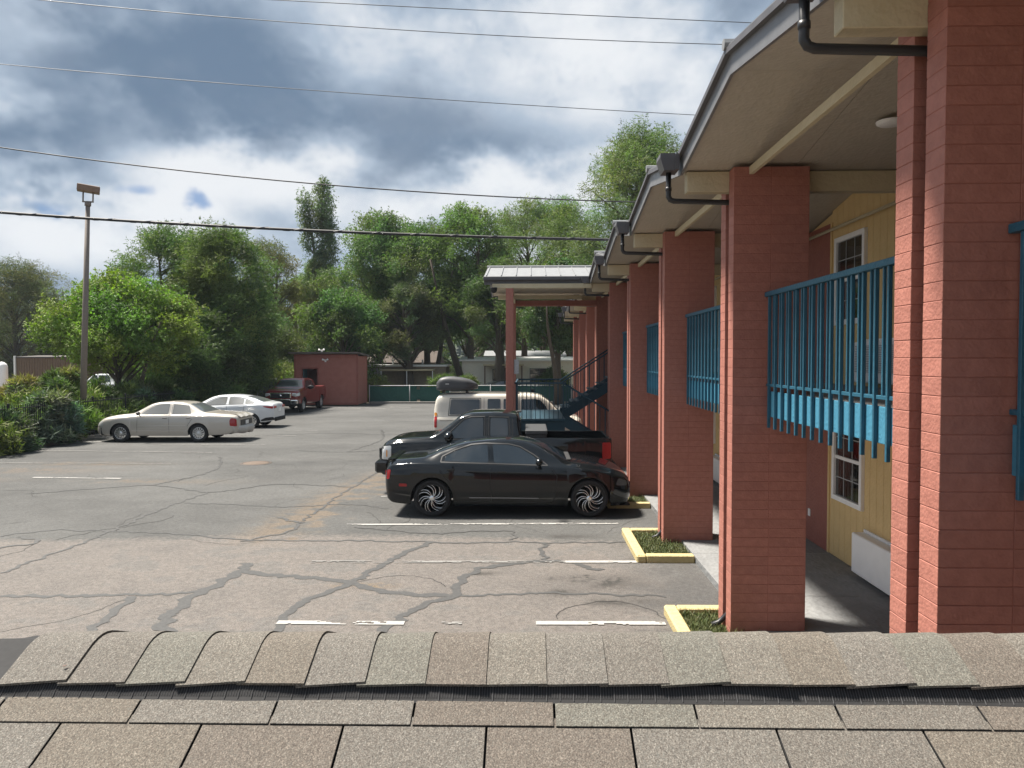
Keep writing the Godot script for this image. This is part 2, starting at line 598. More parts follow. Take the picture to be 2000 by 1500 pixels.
func build_ground() -> void:
	var gr := flat("ground", -900.0, 900.0, -900.0, 300.0, -0.03, M.dirt)
	tag(gr, "", "", "", "structure")
	var am := mat(Color.WHITE, 0.88)
	am.albedo_texture = lot_texture()
	am.detail_enabled = true
	am.detail_blend_mode = BaseMaterial3D.BLEND_MODE_MUL
	am.detail_uv_layer = BaseMaterial3D.DETAIL_UV_2
	am.uv2_scale = Vector3(0.28, 0.28, 0.28)
	am.detail_albedo = speckle(512, [Color(1, 1, 1), Color(0.72, 0.71, 0.7), Color(0.42, 0.41, 0.4), Color(0.9, 0.82, 0.76)], [5, 4, 2, 2], 5)
	am.texture_repeat = true
	var lot := flat("parking_lot", LOT_X0, LOT_X1, LOT_Z0, LOT_Z1, 0.0, am)
	tag(lot, "", "", "", "structure")
	# asphalt that the road outside shares
	M.road = worn(lin(0.07, 0.068, 0.065), lin(0.10, 0.097, 0.093), 0.9, 0.2, 0.03, 2.0, 50)
	var rd := flat("road", -60.0, -20.5, -46.0, 6.0, -0.012, M.road)
	tag(rd, "", "", "", "structure")
	# sealed cracks
	var seal := worn(lin(0.038, 0.038, 0.038), lin(0.064, 0.063, 0.061), 0.7, 1.2, 0.05, 0.0, 51)
	var cracks := [
		[0.11, [Vector2(-6.87, -9.73), Vector2(-5.17, -9.82), Vector2(-4.30, -9.95)]],
		[0.17, [Vector2(-4.17, -10.92), Vector2(-3.3, -10.68), Vector2(-2.49, -10.44), Vector2(-1.70, -9.92), Vector2(-1.02, -9.87)]],
		[0.08, [Vector2(-1.02, -9.87), Vector2(0.18, -9.96), Vector2(1.77, -9.89)]],
		[0.20, [Vector2(-3.80, -7.6), Vector2(-3.89, -8.24), Vector2(-4.21, -8.64), Vector2(-4.34, -9.26), Vector2(-4.26, -10.22), Vector2(-4.17, -10.92), Vector2(-4.26, -11.39)]],
		[0.13, [Vector2(-4.9, -7.4), Vector2(-4.96, -8.22), Vector2(-5.07, -9.25), Vector2(-5.13, -9.76)]],
		[0.14, [Vector2(-2.75, -7.6), Vector2(-2.85, -8.34), Vector2(-2.89, -9.19), Vector2(-2.83, -9.65), Vector2(-2.43, -10.49), Vector2(-2.08, -11.73), Vector2(-1.66, -12.79)]],
		[0.15, [Vector2(-1.75, -7.8), Vector2(-1.68, -8.43), Vector2(-1.36, -9.41), Vector2(-1.02, -9.87), Vector2(-0.92, -10.64), Vector2(-0.63, -11.22), Vector2(0.21, -11.55), Vector2(0.67, -11.47), Vector2(1.01, -11.06)]],
		[0.07, [Vector2(-9.19, -13.06), Vector2(-8.60, -13.54), Vector2(-7.65, -13.51), Vector2(-6.25, -13.29), Vector2(-4.60, -12.85), Vector2(-2.89, -12.85), Vector2(-1.14, -12.73), Vector2(1.68, -12.77)]],
		[0.07, [Vector2(-7.61, -10.79), Vector2(-7.47, -13.20), Vector2(-7.56, -15.21), Vector2(-7.4, -17.5)]],
		[0.07, [Vector2(-7.36, -16.15), Vector2(-6.43, -16.04), Vector2(-5.04, -15.78), Vector2(-3.83, -16.08), Vector2(-2.9, -15.6)]],
		[0.10, [Vector2(-4.86, -14.75), Vector2(-4.62, -14.45), Vector2(-4.28, -14.29)]],
		[0.07, [Vector2(-4.28, -14.29), Vector2(-4.30, -13.44), Vector2(-4.86, -12.75)]],
		[0.08, [Vector2(0.24, -12.68), Vector2(0.25, -11.55)]],
		[0.06, [Vector2(-4.30, -14.38), Vector2(-4.27, -16.97), Vector2(-4.11, -20.88)]],
		[0.10, [Vector2(-8.75, -12.2), Vector2(-8.32, -12.55), Vector2(-8.45, -12.91), Vector2(-8.85, -13.02)]],
		[0.05, [Vector2(-3.2, -13.9), Vector2(-1.8, -13.4), Vector2(-0.4, -13.6), Vector2(-0.3, -12.9)]],
		[0.06, [Vector2(-11.5, -17.2), Vector2(-9.2, -18.4), Vector2(-7.4, -17.5), Vector2(-6.2, -18.6), Vector2(-4.2, -18.2)]],
		[0.06, [Vector2(-9.2, -18.4), Vector2(-8.7, -21.0), Vector2(-9.8, -24.0)]],
		[0.06, [Vector2(-7.8, -25.5), Vector2(-6.0, -25.1), Vector2(-4.4, -25.9), Vector2(-2.6, -25.3)]],
		[0.06, [Vector2(-6.0, -25.1), Vector2(-5.6, -29.0), Vector2(-6.4, -33.0)]],
		[0.07, [Vector2(-11.0, -30.5), Vector2(-8.2, -31.4), Vector2(-5.9, -31.0), Vector2(-3.3, -31.7)]],
		[0.07, [Vector2(-7.2, -38.0), Vector2(-4.8, -37.3), Vector2(-2.0, -38.2)]]]
	var y := 0.004
	for i in cracks.size():
		var st := mb()
		ribbon(st, cracks[i][1], cracks[i][0], y + 0.0002 * i, 300 + i, 0.12)
		part("crack_seal", done(st), seal, lot)
	# fine open cracks wandering between the sealed ones
	var rng := RandomNumberGenerator.new()
	rng.seed = 321
	var fine := mat(lin(0.028, 0.027, 0.026), 0.95)
	for i in 34:
		var p := Vector2(rng.randf_range(-11.0, 2.0), rng.randf_range(-24.0, -7.6))
		var dir := rng.randf() * TAU
		var pts := [p]
		for k in rng.randi_range(5, 12):
			dir += rng.randf_range(-0.7, 0.7)
			p += Vector2(cos(dir), sin(dir)) * rng.randf_range(0.12, 0.34)
			if p.x > 2.3 or p.x < -16.5: break
			pts.append(p)
		if pts.size() < 3: continue
		var st := mb()
		ribbon(st, pts, rng.randf_range(0.008, 0.018), 0.0022 + 0.00004 * i, 900 + i, 0.05)
		part("crack", done(st), fine, lot)
	# stall lines
	var paint := worn(lin(0.26, 0.255, 0.24), lin(0.38, 0.37, 0.355), 0.8, 1.2, 0.06, 0.0, 52)
	var thinp := worn(lin(0.15, 0.145, 0.137), lin(0.23, 0.225, 0.215), 0.85, 1.2, 0.06, 0.0, 53)
	var lines := [
		[-2.94, -1.45, -8.80, -8.80, 0.12, 0.13], [-1.02, -0.78, -8.81, -8.81, 0.09, 0.0], [0.08, 1.58, -8.83, -8.85, 0.12, 0.14], [-3.3, 1.64, -11.47, -11.54, 0.11, 0.05], [0.55, 1.62, -11.525, -11.54, 0.12, 0.22], [-3.39, 1.66, -14.06, -14.24, 0.11, 0.15],
		[-3.3, 1.6, -16.95, -16.95, 0.11, 0.2], [-3.3, 1.6, -19.65, -19.65, 0.11, 0.0],
		[-15.9, -10.5, -22.31, -22.27, 0.12, 0.1], [-12.9, -10.5, -19.6, -19.45, 0.12, 0.15], [-16.6, -10.4, -25.4, -24.9, 0.11, 0.0], [-16.5, -15.9, -28.2, -28.2, 0.12, 0.4], [-13.2, -9.4, -27.2, -27.1, 0.11, -0.05], [-13.0, -9.3, -30.6, -30.4, 0.11, 0.0],
		[-10.4, -9.0, -32.5, -32.4, 0.1, 0.0], [-11.9, -10.4, -47.6, -47.0, 0.12, 0.3], [-10.2, -8.8, -47.4, -46.9, 0.12, 0.2], [-8.8, -7.4, -48.4, -48.0, 0.12, 0.25], [-13.4, -12.4, -47.9, -47.6, 0.12, 0.3]]
	for i in lines.size():
		var l = lines[i]
		var st := mb()
		painted_line(st, l[0], l[1], l[2], l[3], l[4], 0.010 + 0.0002 * i, l[5] + 0.05, 700 + i)
		part("parking_line", done(st), paint if l[5] > 0.12 else thinp, lot)
	# manhole in the drive
	var mh := thing("manhole_cover", "round rusty manhole cover set in the asphalt drive", "manhole cover", Vector3(-8.05, 0.0, -22.4))
	var st2 := mb(true)
	lathe(st2, [Vector2(0.0, 0.014), Vector2(0.36, 0.014), Vector2(0.37, 0.008), Vector2(0.37, 0.0)], 28, Transform3D(Basis(Vector3.RIGHT, -PI / 2), Vector3.ZERO))
	part("cover_plate", done(st2), worn(lin(0.105, 0.075, 0.055), lin(0.15, 0.11, 0.082), 0.8, 2.0, 0.05, 3.0, 55), mh)
	st2 = mb(true)
	lathe(st2, [Vector2(0.385, 0.013), Vector2(0.45, 0.013), Vector2(0.46, 0.0)], 28, Transform3D(Basis(Vector3.RIGHT, -PI / 2), Vector3.ZERO))
	part("cover_frame", done(st2), worn(lin(0.06, 0.05, 0.045), lin(0.11, 0.09, 0.075), 0.8, 2.0, 0.05, 3.0, 56), mh)

# ---------------------------------------------------------------- the motel
const MP := Vector3(4.6, 0, -21)   # base of the motel
const PX0 := 2.2
const PXG := 2.605
const PX1 := 3.01
const WALLX := 4.6
const EAVEX := 1.68
const COURSE := 0.1026
const FLOOR2 := 2.69
var motel: Node3D

func pz(k: int) -> float:      # near face of pillar k
	return 0.05 - 4.2 * k

func mpart(called: String, st: SurfaceTool, m: Material, parent: Node3D = null) -> MeshInstance3D:
	return part(called, done(st), m, motel if parent == null else parent, -MP if parent == null else Vector3.ZERO)

func build_pillar(k: int) -> void:
	var zn := pz(k)
	var h := holder("pillar", motel, Vector3(PX0, 0, zn) - MP)
	var tall := COURSE * 50
	var rec := 0.0035
	var st := mb()
	for s in [0.0, -0.34]:
		box(st, Vector3(rec, 0, s - 0.2 + rec), Vector3(PX1 - PX0 - rec, tall - 0.002, s - rec))
	box(st, Vector3(0.27, 0, -0.345), Vector3(PX1 - PX0 - 0.02, tall - 0.22, -0.195))
	part("mortar_core", done(st), M.mortar, h)
	if k == 0 or k > 6:
		return
	var bw := 0.3995
	var bst := mb()
	cbox(bst, Vector3(-bw / 2, -(COURSE - 0.0042) / 2, -0.1), Vector3(bw / 2, (COURSE - 0.0042) / 2, 0.1), 0.0022)
	var bm := done(bst)
	var rest := []
	var rng := RandomNumberGenerator.new()
	rng.seed = 90 + k
	for c in 50:
		for row in 2:
			for side in 2:
				var at := Vector3(0.4048 * side + bw / 2 + 0.0005, (c + 0.5) * COURSE, -0.1 - 0.34 * row)
				at += Vector3(rng.randf_range(-0.0008, 0.0008), 0, rng.randf_range(-0.0012, 0.0012))
				var single := false
				if k == 1:
					single = c >= 15 and c < 49 and not (row == 1 and side == 1)
				elif k == 2:
					single = not (row == 1 and side == 1)
				if single:
					part("block", bm, M["block%d" % (rng.randi() % 3)], h, at)
				else:
					rest.append(Transform3D(Basis.IDENTITY, at))
	if rest:
		var o := copies("block_rest", bm, M.block0, rest, [], h)
		o.set_meta("kind", "stuff")

func build_railing(za: float, zb: float) -> void:   # za nearer, zb farther
	var h := holder("railing", motel, Vector3(2.6, 0, (za + zb) / 2) - MP)
	var off := Vector3(2.6, 0, (za + zb) / 2)
	bpart("top_rail", Vector3(2.535, 3.735, zb + 0.004), Vector3(2.60, 3.785, za - 0.004), M.teal, h, off, 0.004)
	bpart("bottom_rail", Vector3(2.56, 2.775, zb + 0.004), Vector3(2.59, 2.805, za - 0.004), M.teal, h, off, 0.003)
	bpart("fascia_board", Vector3(2.579, 2.45, zb + 0.004), Vector3(2.603, 2.722, za - 0.004), M.teal_light, h, off, 0.003)
	var n := int(round((za - zb) / 0.105))
	var step := (za - zb) / n
	var st := mb()
	cbox(st, Vector3(-0.015, -0.70, -0.014), Vector3(0.015, 0.70, 0.014), 0.0025)
	var long_b := done(st)
	st = mb()
	cbox(st, Vector3(-0.011, -0.466, -0.011), Vector3(0.011, 0.466, 0.011), 0.002)
	var short_b := done(st)
	for i in range(1, n):
		var z := zb + i * step
		if i % 2 == 1:
			part("baluster", long_b, M.teal, h, Vector3(2.5615, 3.034, z) - off)
		else:
			part("baluster", short_b, M.teal, h, Vector3(2.572, 3.269, z) - off)

func window_unit(zc: float, w: float, h0: float, h1: float) -> void:
	var off := Vector3(WALLX, h0, zc)
	var h := holder("window", motel, off - MP)
	var z0 := zc - w / 2
	var z1 := zc + w / 2
	var t := 0.075
	var xo := WALLX - 0.05
	var fr := mb()
	cbox(fr, Vector3(xo, h0, z0) - off, Vector3(WALLX + 0.01, h0 + t, z1) - off, 0.004)
	cbox(fr, Vector3(xo, h1 - t, z0) - off, Vector3(WALLX + 0.01, h1, z1) - off, 0.004)
	cbox(fr, Vector3(xo, h0 + t, z0) - off, Vector3(WALLX + 0.01, h1 - t, z0 + t) - off, 0.004)
	cbox(fr, Vector3(xo, h0 + t, z1 - t) - off, Vector3(WALLX + 0.01, h1 - t, z1) - off, 0.004)
	part("frame", done(fr), M.white, h)
	var hm := (h0 + h1) / 2
	# curtain hanging behind the glass, parted a little to one side
	var cu := mb(true)
	var n := 26
	for i in n:
		var za := lerpf(z0 + t, z1 - t - 0.16, float(i) / n)
		var zb := lerpf(z0 + t, z1 - t - 0.16, float(i + 1) / n)
		var xa := WALLX - 0.005 + 0.003 * sin(i * 1.9)
		var xb := WALLX - 0.005 + 0.003 * sin((i + 1) * 1.9)
		quad(cu, Vector3(xa, h0 + t, za) - off, Vector3(xb, h0 + t, zb) - off, Vector3(xb, h1 - t, zb) - off, Vector3(xa, h1 - t, za) - off)
	part("curtain", done(cu), M.curtain, h)
	bpart("second_curtain", Vector3(WALLX - 0.003, h0 + t, z1 - t - 0.15), Vector3(WALLX + 0.001, h1 - t, z1 - t), M.curtain, h, off)
	bpart("meeting_rail", Vector3(xo + 0.015, hm - 0.025, z0 + t), Vector3(WALLX, hm + 0.025, z1 - t), M.white, h, off, 0.003)
	bpart("pane", Vector3(xo + 0.034, hm + 0.02, z0 + t), Vector3(xo + 0.038, h1 - t, z1 - t), M.pane, h, off)
	bpart("pane", Vector3(xo + 0.040, h0 + t, z0 + t), Vector3(xo + 0.044, hm - 0.02, z1 - t), M.pane, h, off)
	for s in 2:
		var a := h0 + t if s == 0 else hm + 0.025
		var b := hm - 0.025 if s == 0 else h1 - t
		var xm := xo + (0.034 if s == 0 else 0.028)
		for i in [1, 2]:
			var z := lerpf(z0 + t, z1 - t, i / 3.0)
			bpart("muntin", Vector3(xm, a, z - 0.006), Vector3(xm + 0.005, b, z + 0.006), M.galv, h, off)
		bpart("muntin", Vector3(xm - 0.001, (a + b) / 2 - 0.006, z0 + t), Vector3(xm + 0.0045, (a + b) / 2 + 0.006, z1 - t), M.galv, h, off)

func wall_unit(z0: float, z1: float, h0: float, louvres: bool) -> void:   # room heater and cooler under the window
	var off := Vector3(WALLX, h0, (z0 + z1) / 2)
	var h := holder("wall_air_conditioner", motel, off - MP)
	bpart("cover", Vector3(WALLX - 0.19, h0 - 0.08, z0), Vector3(WALLX, h0 + 0.46, z1), M.white, h, off, 0.012)
	bpart("trim_strip", Vector3(WALLX - 0.03, h0 + 0.46, z0), Vector3(WALLX, h0 + 0.50, z1), M.white, h, off, 0.004)
	if louvres:
		for i in 16:
			var y := h0 + 0.06 + i * 0.0225
			bpart("louvre", Vector3(WALLX - 0.203, y, z0 + 0.06), Vector3(WALLX - 0.188, y + 0.011, z1 - 0.06), M.galv, h, off)

# the underside or top of one folded bay, as thin slabs
func fold(st: SurfaceTool, xa: float, xb: float, z0: float, z1: float, hv: float, ha: float, t: float) -> void:
	var zm := (z0 + z1) / 2
	for p in [[z0, hv, zm, ha], [zm, ha, z1, hv]]:
		var a := Vector3(xa, p[1], p[0])
		var b := Vector3(xb, p[1], p[0])
		var c := Vector3(xb, p[3], p[2])
		var d := Vector3(xa, p[3], p[2])
		var u := Vector3(0, t, 0)
		quad(st, a, b, c, d)
		quad(st, d + u, c + u, b + u, a + u)
		quad(st, a + u, b + u, b, a)
		quad(st, d, c, c + u, d + u)
		quad(st, a, d, d + u, a + u)
		quad(st, c, b, b + u, c + u)

func build_roof_bay(j: int, xe: float, ha: float) -> void:
	var z0 := pz(j) - 0.27
	var z1 := pz(j + 1) - 0.27
	var zm := (z0 + z1) / 2
	var hv := 5.135
	var off := Vector3(xe, 5.1, zm)
	var h := holder("roof_bay", motel, off - MP)
	# soffit panels
	var xs := [xe + 0.035, xe + 1.22, xe + 2.44, WALLX] if WALLX - xe < 3.5 else [xe + 0.035, xe + 1.22, xe + 2.44, xe + 3.66, WALLX]
	for i in xs.size() - 1:
		for half in 2:
			var st := mb()
			var za := z0 - 0.002 if half == 0 else zm - 0.0015
			var zb := zm + 0.0015 if half == 0 else z1 + 0.002
			var ya := hv if half == 0 else ha
			var yb := ha if half == 0 else hv
			var xa: float = xs[i] + 0.003
			var xb: float = xs[i + 1] - 0.003
			var q := [Vector3(xa, ya, za) - off, Vector3(xb, ya, za) - off, Vector3(xb, yb, zb) - off, Vector3(xa, yb, zb) - off]
			var u := Vector3(0, 0.014, 0)
			quad(st, q[0], q[1], q[2], q[3])
			quad(st, q[3] + u, q[2] + u, q[1] + u, q[0] + u)
			for e in 4:
				var n := (e + 1) % 4
				quad(st, q[e], q[e] + u, q[n] + u, q[n])
			part("soffit_panel", done(st), M.soffit, h)
	var st := mb()
	fold(st, xe + 0.03 - off.x, 11.0 - off.x, z0 - off.z, z1 - off.z, hv + 0.0145 - off.y, ha + 0.0145 - off.y, 0.16)
	part("roof_deck", done(st), M.soffit, h)
	# sheet metal on top with standing seams
	st = mb()
	fold(st, xe - 0.03 - off.x, 11.02 - off.x, z0 - off.z, z1 - off.z, hv + 0.185 - off.y, ha + 0.185 - off.y, 0.02)
	part("metal_roof", done(st), M.roofpale if j == 5 else M.roofmetal, h)
	st = mb()
	var x := xe + 0.02
	while x < 10.9:
		fold(st, x - off.x, x + 0.02 - off.x, z0 - off.z, z1 - off.z, hv + 0.204 - off.y, ha + 0.204 - off.y, 0.03)
		x += 0.41
	part("standing_seams", done(st), M.roofpale if j == 5 else M.roofmetal, h)
	# fascia across the front
	st = mb()
	fold(st, xe - off.x, xe + 0.028 - off.x, z0 - off.z, z1 - off.z, hv - 0.03 - off.y, ha - 0.03 - off.y, 0.205)
	part("fascia", done(st), M.roofmetal, h)
	st = mb()
	fold(st, xe - 0.045 - off.x, xe - 0.001 - off.x, z0 - off.z, z1 - off.z, hv + 0.135 - off.y, ha + 0.135 - off.y, 0.048)
	part("drip_edge", done(st), M.fascia, h)
	# ridge cap
	st = mb()
	tube(st, [Vector3(xe - 0.06, ha + 0.215, zm) - off, Vector3(11.03, ha + 0.215, zm) - off], 0.05, 8)
	part("ridge_cap", done(st), M.roofpale, h)

func build_drain(k: int) -> void:   # leader box at the valley, pipe to the slot in the pillar and down
	var zc := pz(k) - 0.27
	var off := Vector3(PX0, 0, zc)
	var h := holder("downspout", motel, off - MP)
	var st := mb()
	box(st, Vector3(1.60, 5.14, zc - 0.14) - off, Vector3(1.645, 5.31, zc + 0.14) - off)
	var pr := [Vector2(1.48, 5.13), Vector2(1.60, 5.13), Vector2(1.60, 5.315), Vector2(1.44, 5.315), Vector2(1.435, 5.27)]
	prism(st, pr, zc - 0.13, zc + 0.13, Transform3D(Basis.IDENTITY, -off))
	part("gutter_box", done(st), M.fascia, h)
	st = mb(true)
	tube(st, [Vector3(1.55, 5.13, zc) - off, Vector3(1.55, 4.87, zc) - off, Vector3(1.57, 4.835, zc) - off, Vector3(1.61, 4.82, zc) - off, Vector3(2.24, 4.80, zc) - off, Vector3(2.27, 4.78, zc) - off, Vector3(2.28, 4.74, zc) - off, Vector3(2.28, 0.30, zc) - off, Vector3(2.26, 0.22, zc) - off, Vector3(2.14, 0.10, zc) - off, Vector3(2.06, 0.075, zc) - off], 0.030, 10)
	part("pipe", done(st), M.gutter, h)
	for p in [[Vector3(1.55, 4.93, zc), Vector3(1.55, 4.97, zc)], [Vector3(2.28, 0.42, zc), Vector3(2.28, 0.46, zc)]]:
		st = mb(true)
		tube(st, [p[0] - off, p[1] - off], 0.035, 10)
		part("pipe_collar", done(st), M.gutter, h)

func build_planter(k: int) -> void:
	var zn := pz(k)
	var z0 := zn + 1.05
	var z1 := zn - 0.85
	var x0 := 1.62
	var t := thing("planter_kerb", ["", "yellow kerb and turf round the nearest pillar foot", "yellow kerb and turf round the pillar foot just above the ridge", "yellow kerb and turf round the pillar foot beside the third stall line", "yellow kerb and turf at the pillar in front of the black sedan", "yellow kerb and turf at the pillar behind the black pickup"][k], "planter", Vector3((x0 + 2.5) / 2, 0, (z0 + z1) / 2), 0.0, "planter kerbs at the pillar feet")
	var off := Vector3((x0 + 2.5) / 2, 0, (z0 + z1) / 2)
	var km: Material = M.kerb
	bpart("kerb", Vector3(x0, -0.02, z1), Vector3(x0 + 0.15, 0.115, z0), km, t, off, 0.022)
	bpart("kerb", Vector3(x0 + 0.152, -0.02, z0 - 0.15), Vector3(2.49, 0.112, z0), km, t, off, 0.012)
	bpart("kerb", Vector3(x0 + 0.152, -0.02, z1), Vector3(2.49, 0.113, z1 + 0.15), km, t, off, 0.012)
	bpart("soil", Vector3(x0 + 0.151, -0.02, z1 + 0.151), Vector3(2.495, 0.035, z0 - 0.151), M.soil, t, off)
	var rng := RandomNumberGenerator.new()
	rng.seed = 500 + k
	var xfs := []
	var cols := []
	for i in 2600:
		var p := Vector3(rng.randf_range(x0 + 0.155, 2.48), 0.033, rng.randf_range(z1 + 0.155, z0 - 0.155))
		if p.x > PX0 - 0.01 and p.z < zn + 0.01 and p.z > zn - 0.55:
			continue
		var b := Basis(Vector3.UP, rng.randf() * TAU) * Basis(Vector3.RIGHT, rng.randf_range(-0.6, 0.6))
		xfs.append(Transform3D(b.scaled(Vector3.ONE * (rng.randf_range(0.6, 1.2) if rng.randf() < 0.93 else rng.randf_range(1.5, 2.4))), p - off))
		var v := rng.randf_range(0.6, 1.25)
		var dry := rng.randf() * rng.randf()
		cols.append(Color(0.075 * v + 0.09 * dry, 0.110 * v + 0.04 * dry, 0.028 * v + 0.02 * dry))
	var o := copies("turf", blade_mesh(), leaf_mat(0.15), xfs, cols, t)
	o.set_meta("kind", "stuff")

var _blade: ArrayMesh
func blade_mesh() -> ArrayMesh:
	if _blade: return _blade
	var st := mb()
	for i in 5:
		var a := TAU * i / 5.0
		var d := Vector3(cos(a), 0, sin(a))
		var s := Vector3(-sin(a), 0, cos(a)) * 0.003
		var p := d * 0.008
		quad(st, p - s, p + s, p + s * 0.6 + d * 0.008 + Vector3(0, 0.03, 0), p - s * 0.6 + d * 0.008 + Vector3(0, 0.03, 0))
		tri(st, p - s * 0.6 + d * 0.008 + Vector3(0, 0.03, 0), p + s * 0.6 + d * 0.008 + Vector3(0, 0.03, 0), p + d * 0.025 + Vector3(0, 0.05, 0))
	_blade = done(st)
	return _blade

var _lm := {}
func leaf_mat(back: float) -> StandardMaterial3D:
	if _lm.has(back): return _lm[back]
	var m := mat(Color.WHITE, 0.62)
	m.vertex_color_use_as_albedo = true
	m.cull_mode = BaseMaterial3D.CULL_DISABLED
	if back > 0.0:
		m.backlight_enabled = true
		m.backlight = Color(back * 0.85, back, back * 0.5)
	_lm[back] = m
	return m

func stair_flight(h: Node3D, off: Vector3, x0: float, x1: float, y0: float, y1: float, za: float, zb: float) -> void:
	# treads from (x0, y0) to (x1, y1) between za (near) and zb (far), with stringers and a rail on both sides
	var n := int(round(absf(y1 - y0) / 0.183))
	for i in n:
		var f0 := float(i) / n
		var xa := lerpf(x0, x1, f0)
		var xb := lerpf(x0, x1, float(i + 1) / n)
		var y := lerpf(y0, y1, float(i + 1) / n) if y1 > y0 else lerpf(y0, y1, f0 + 1.0 / n)
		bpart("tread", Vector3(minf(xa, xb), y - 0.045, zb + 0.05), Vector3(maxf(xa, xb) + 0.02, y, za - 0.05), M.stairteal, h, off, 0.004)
	for z in [za, zb]:
		var st := mb()
		var lo := Vector2(x0, y0)
		var hi := Vector2(x1, y1)
		prism(st, [lo + Vector2(0, -0.24), hi + Vector2(0, -0.24), hi + Vector2(0, 0.06), lo + Vector2(0, 0.06)], z - 0.025, z + 0.025, Transform3D(Basis.IDENTITY, -off))
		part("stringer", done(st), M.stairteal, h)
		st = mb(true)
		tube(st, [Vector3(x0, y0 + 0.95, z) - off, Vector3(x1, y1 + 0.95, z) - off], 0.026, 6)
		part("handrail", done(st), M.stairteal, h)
		var m := int(absf(x1 - x0) / 0.16)
		for i in m + 1:
			var f := (i + 0.3) / (m + 1)
			var x := lerpf(x0, x1, f)
			var y := lerpf(y0, y1, f)
			bpart("baluster", Vector3(x - 0.009, y + 0.05, z - 0.009), Vector3(x + 0.009, y + 0.93, z + 0.009), M.stairteal, h, off)

func build_stair() -> void:
	var za := -21.25
	var zb := -25.0
	var off := Vector3(0.3, 0, -23.1)
	var h := holder("stair", motel, off - MP)
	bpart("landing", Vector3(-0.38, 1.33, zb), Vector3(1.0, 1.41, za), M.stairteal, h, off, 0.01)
	bpart("landing_beam", Vector3(-0.38, 1.05, za - 0.12), Vector3(1.0, 1.328, za - 0.06), M.stairteal, h, off)
	bpart("landing_beam", Vector3(-0.38, 1.05, zb + 0.06), Vector3(1.0, 1.328, zb + 0.12), M.stairteal, h, off)
	bpart("post", Vector3(0.92, 0, za - 0.12), Vector3(1.0, 1.05, za - 0.05), M.stairteal, h, off)
	bpart("post", Vector3(0.92, 0, zb + 0.06), Vector3(1.0, 1.05, zb + 0.13), M.stairteal, h, off)
	# landing rails: near, far and outer side
	for r in [[Vector3(-0.38, 0, za), Vector3(1.0, 0, za)], [Vector3(-0.38, 0, zb), Vector3(1.0, 0, zb)], [Vector3(-0.36, 0, za), Vector3(-0.36, 0, zb)]]:
		var a: Vector3 = r[0]
		var b: Vector3 = r[1]
		bpart("landing_rail", Vector3(minf(a.x, b.x) - 0.02, 2.37, minf(a.z, b.z) - 0.02), Vector3(maxf(a.x, b.x) + 0.02, 2.42, maxf(a.z, b.z) + 0.02), M.stairteal, h, off)
		var n := int(a.distance_to(b) / 0.115)
		for i in n:
			var p := a.lerp(b, (i + 0.5) / n)
			bpart("baluster", p + Vector3(-0.009, 1.41, -0.009), p + Vector3(0.009, 2.372, 0.009), M.stairteal, h, off)
	stair_flight(h, off, 1.0, 3.0, 1.41, FLOOR2, -23.25, -24.95)
	stair_flight(h, off, 1.0, 3.15, 1.41, 0.1, -21.3, -23.0)

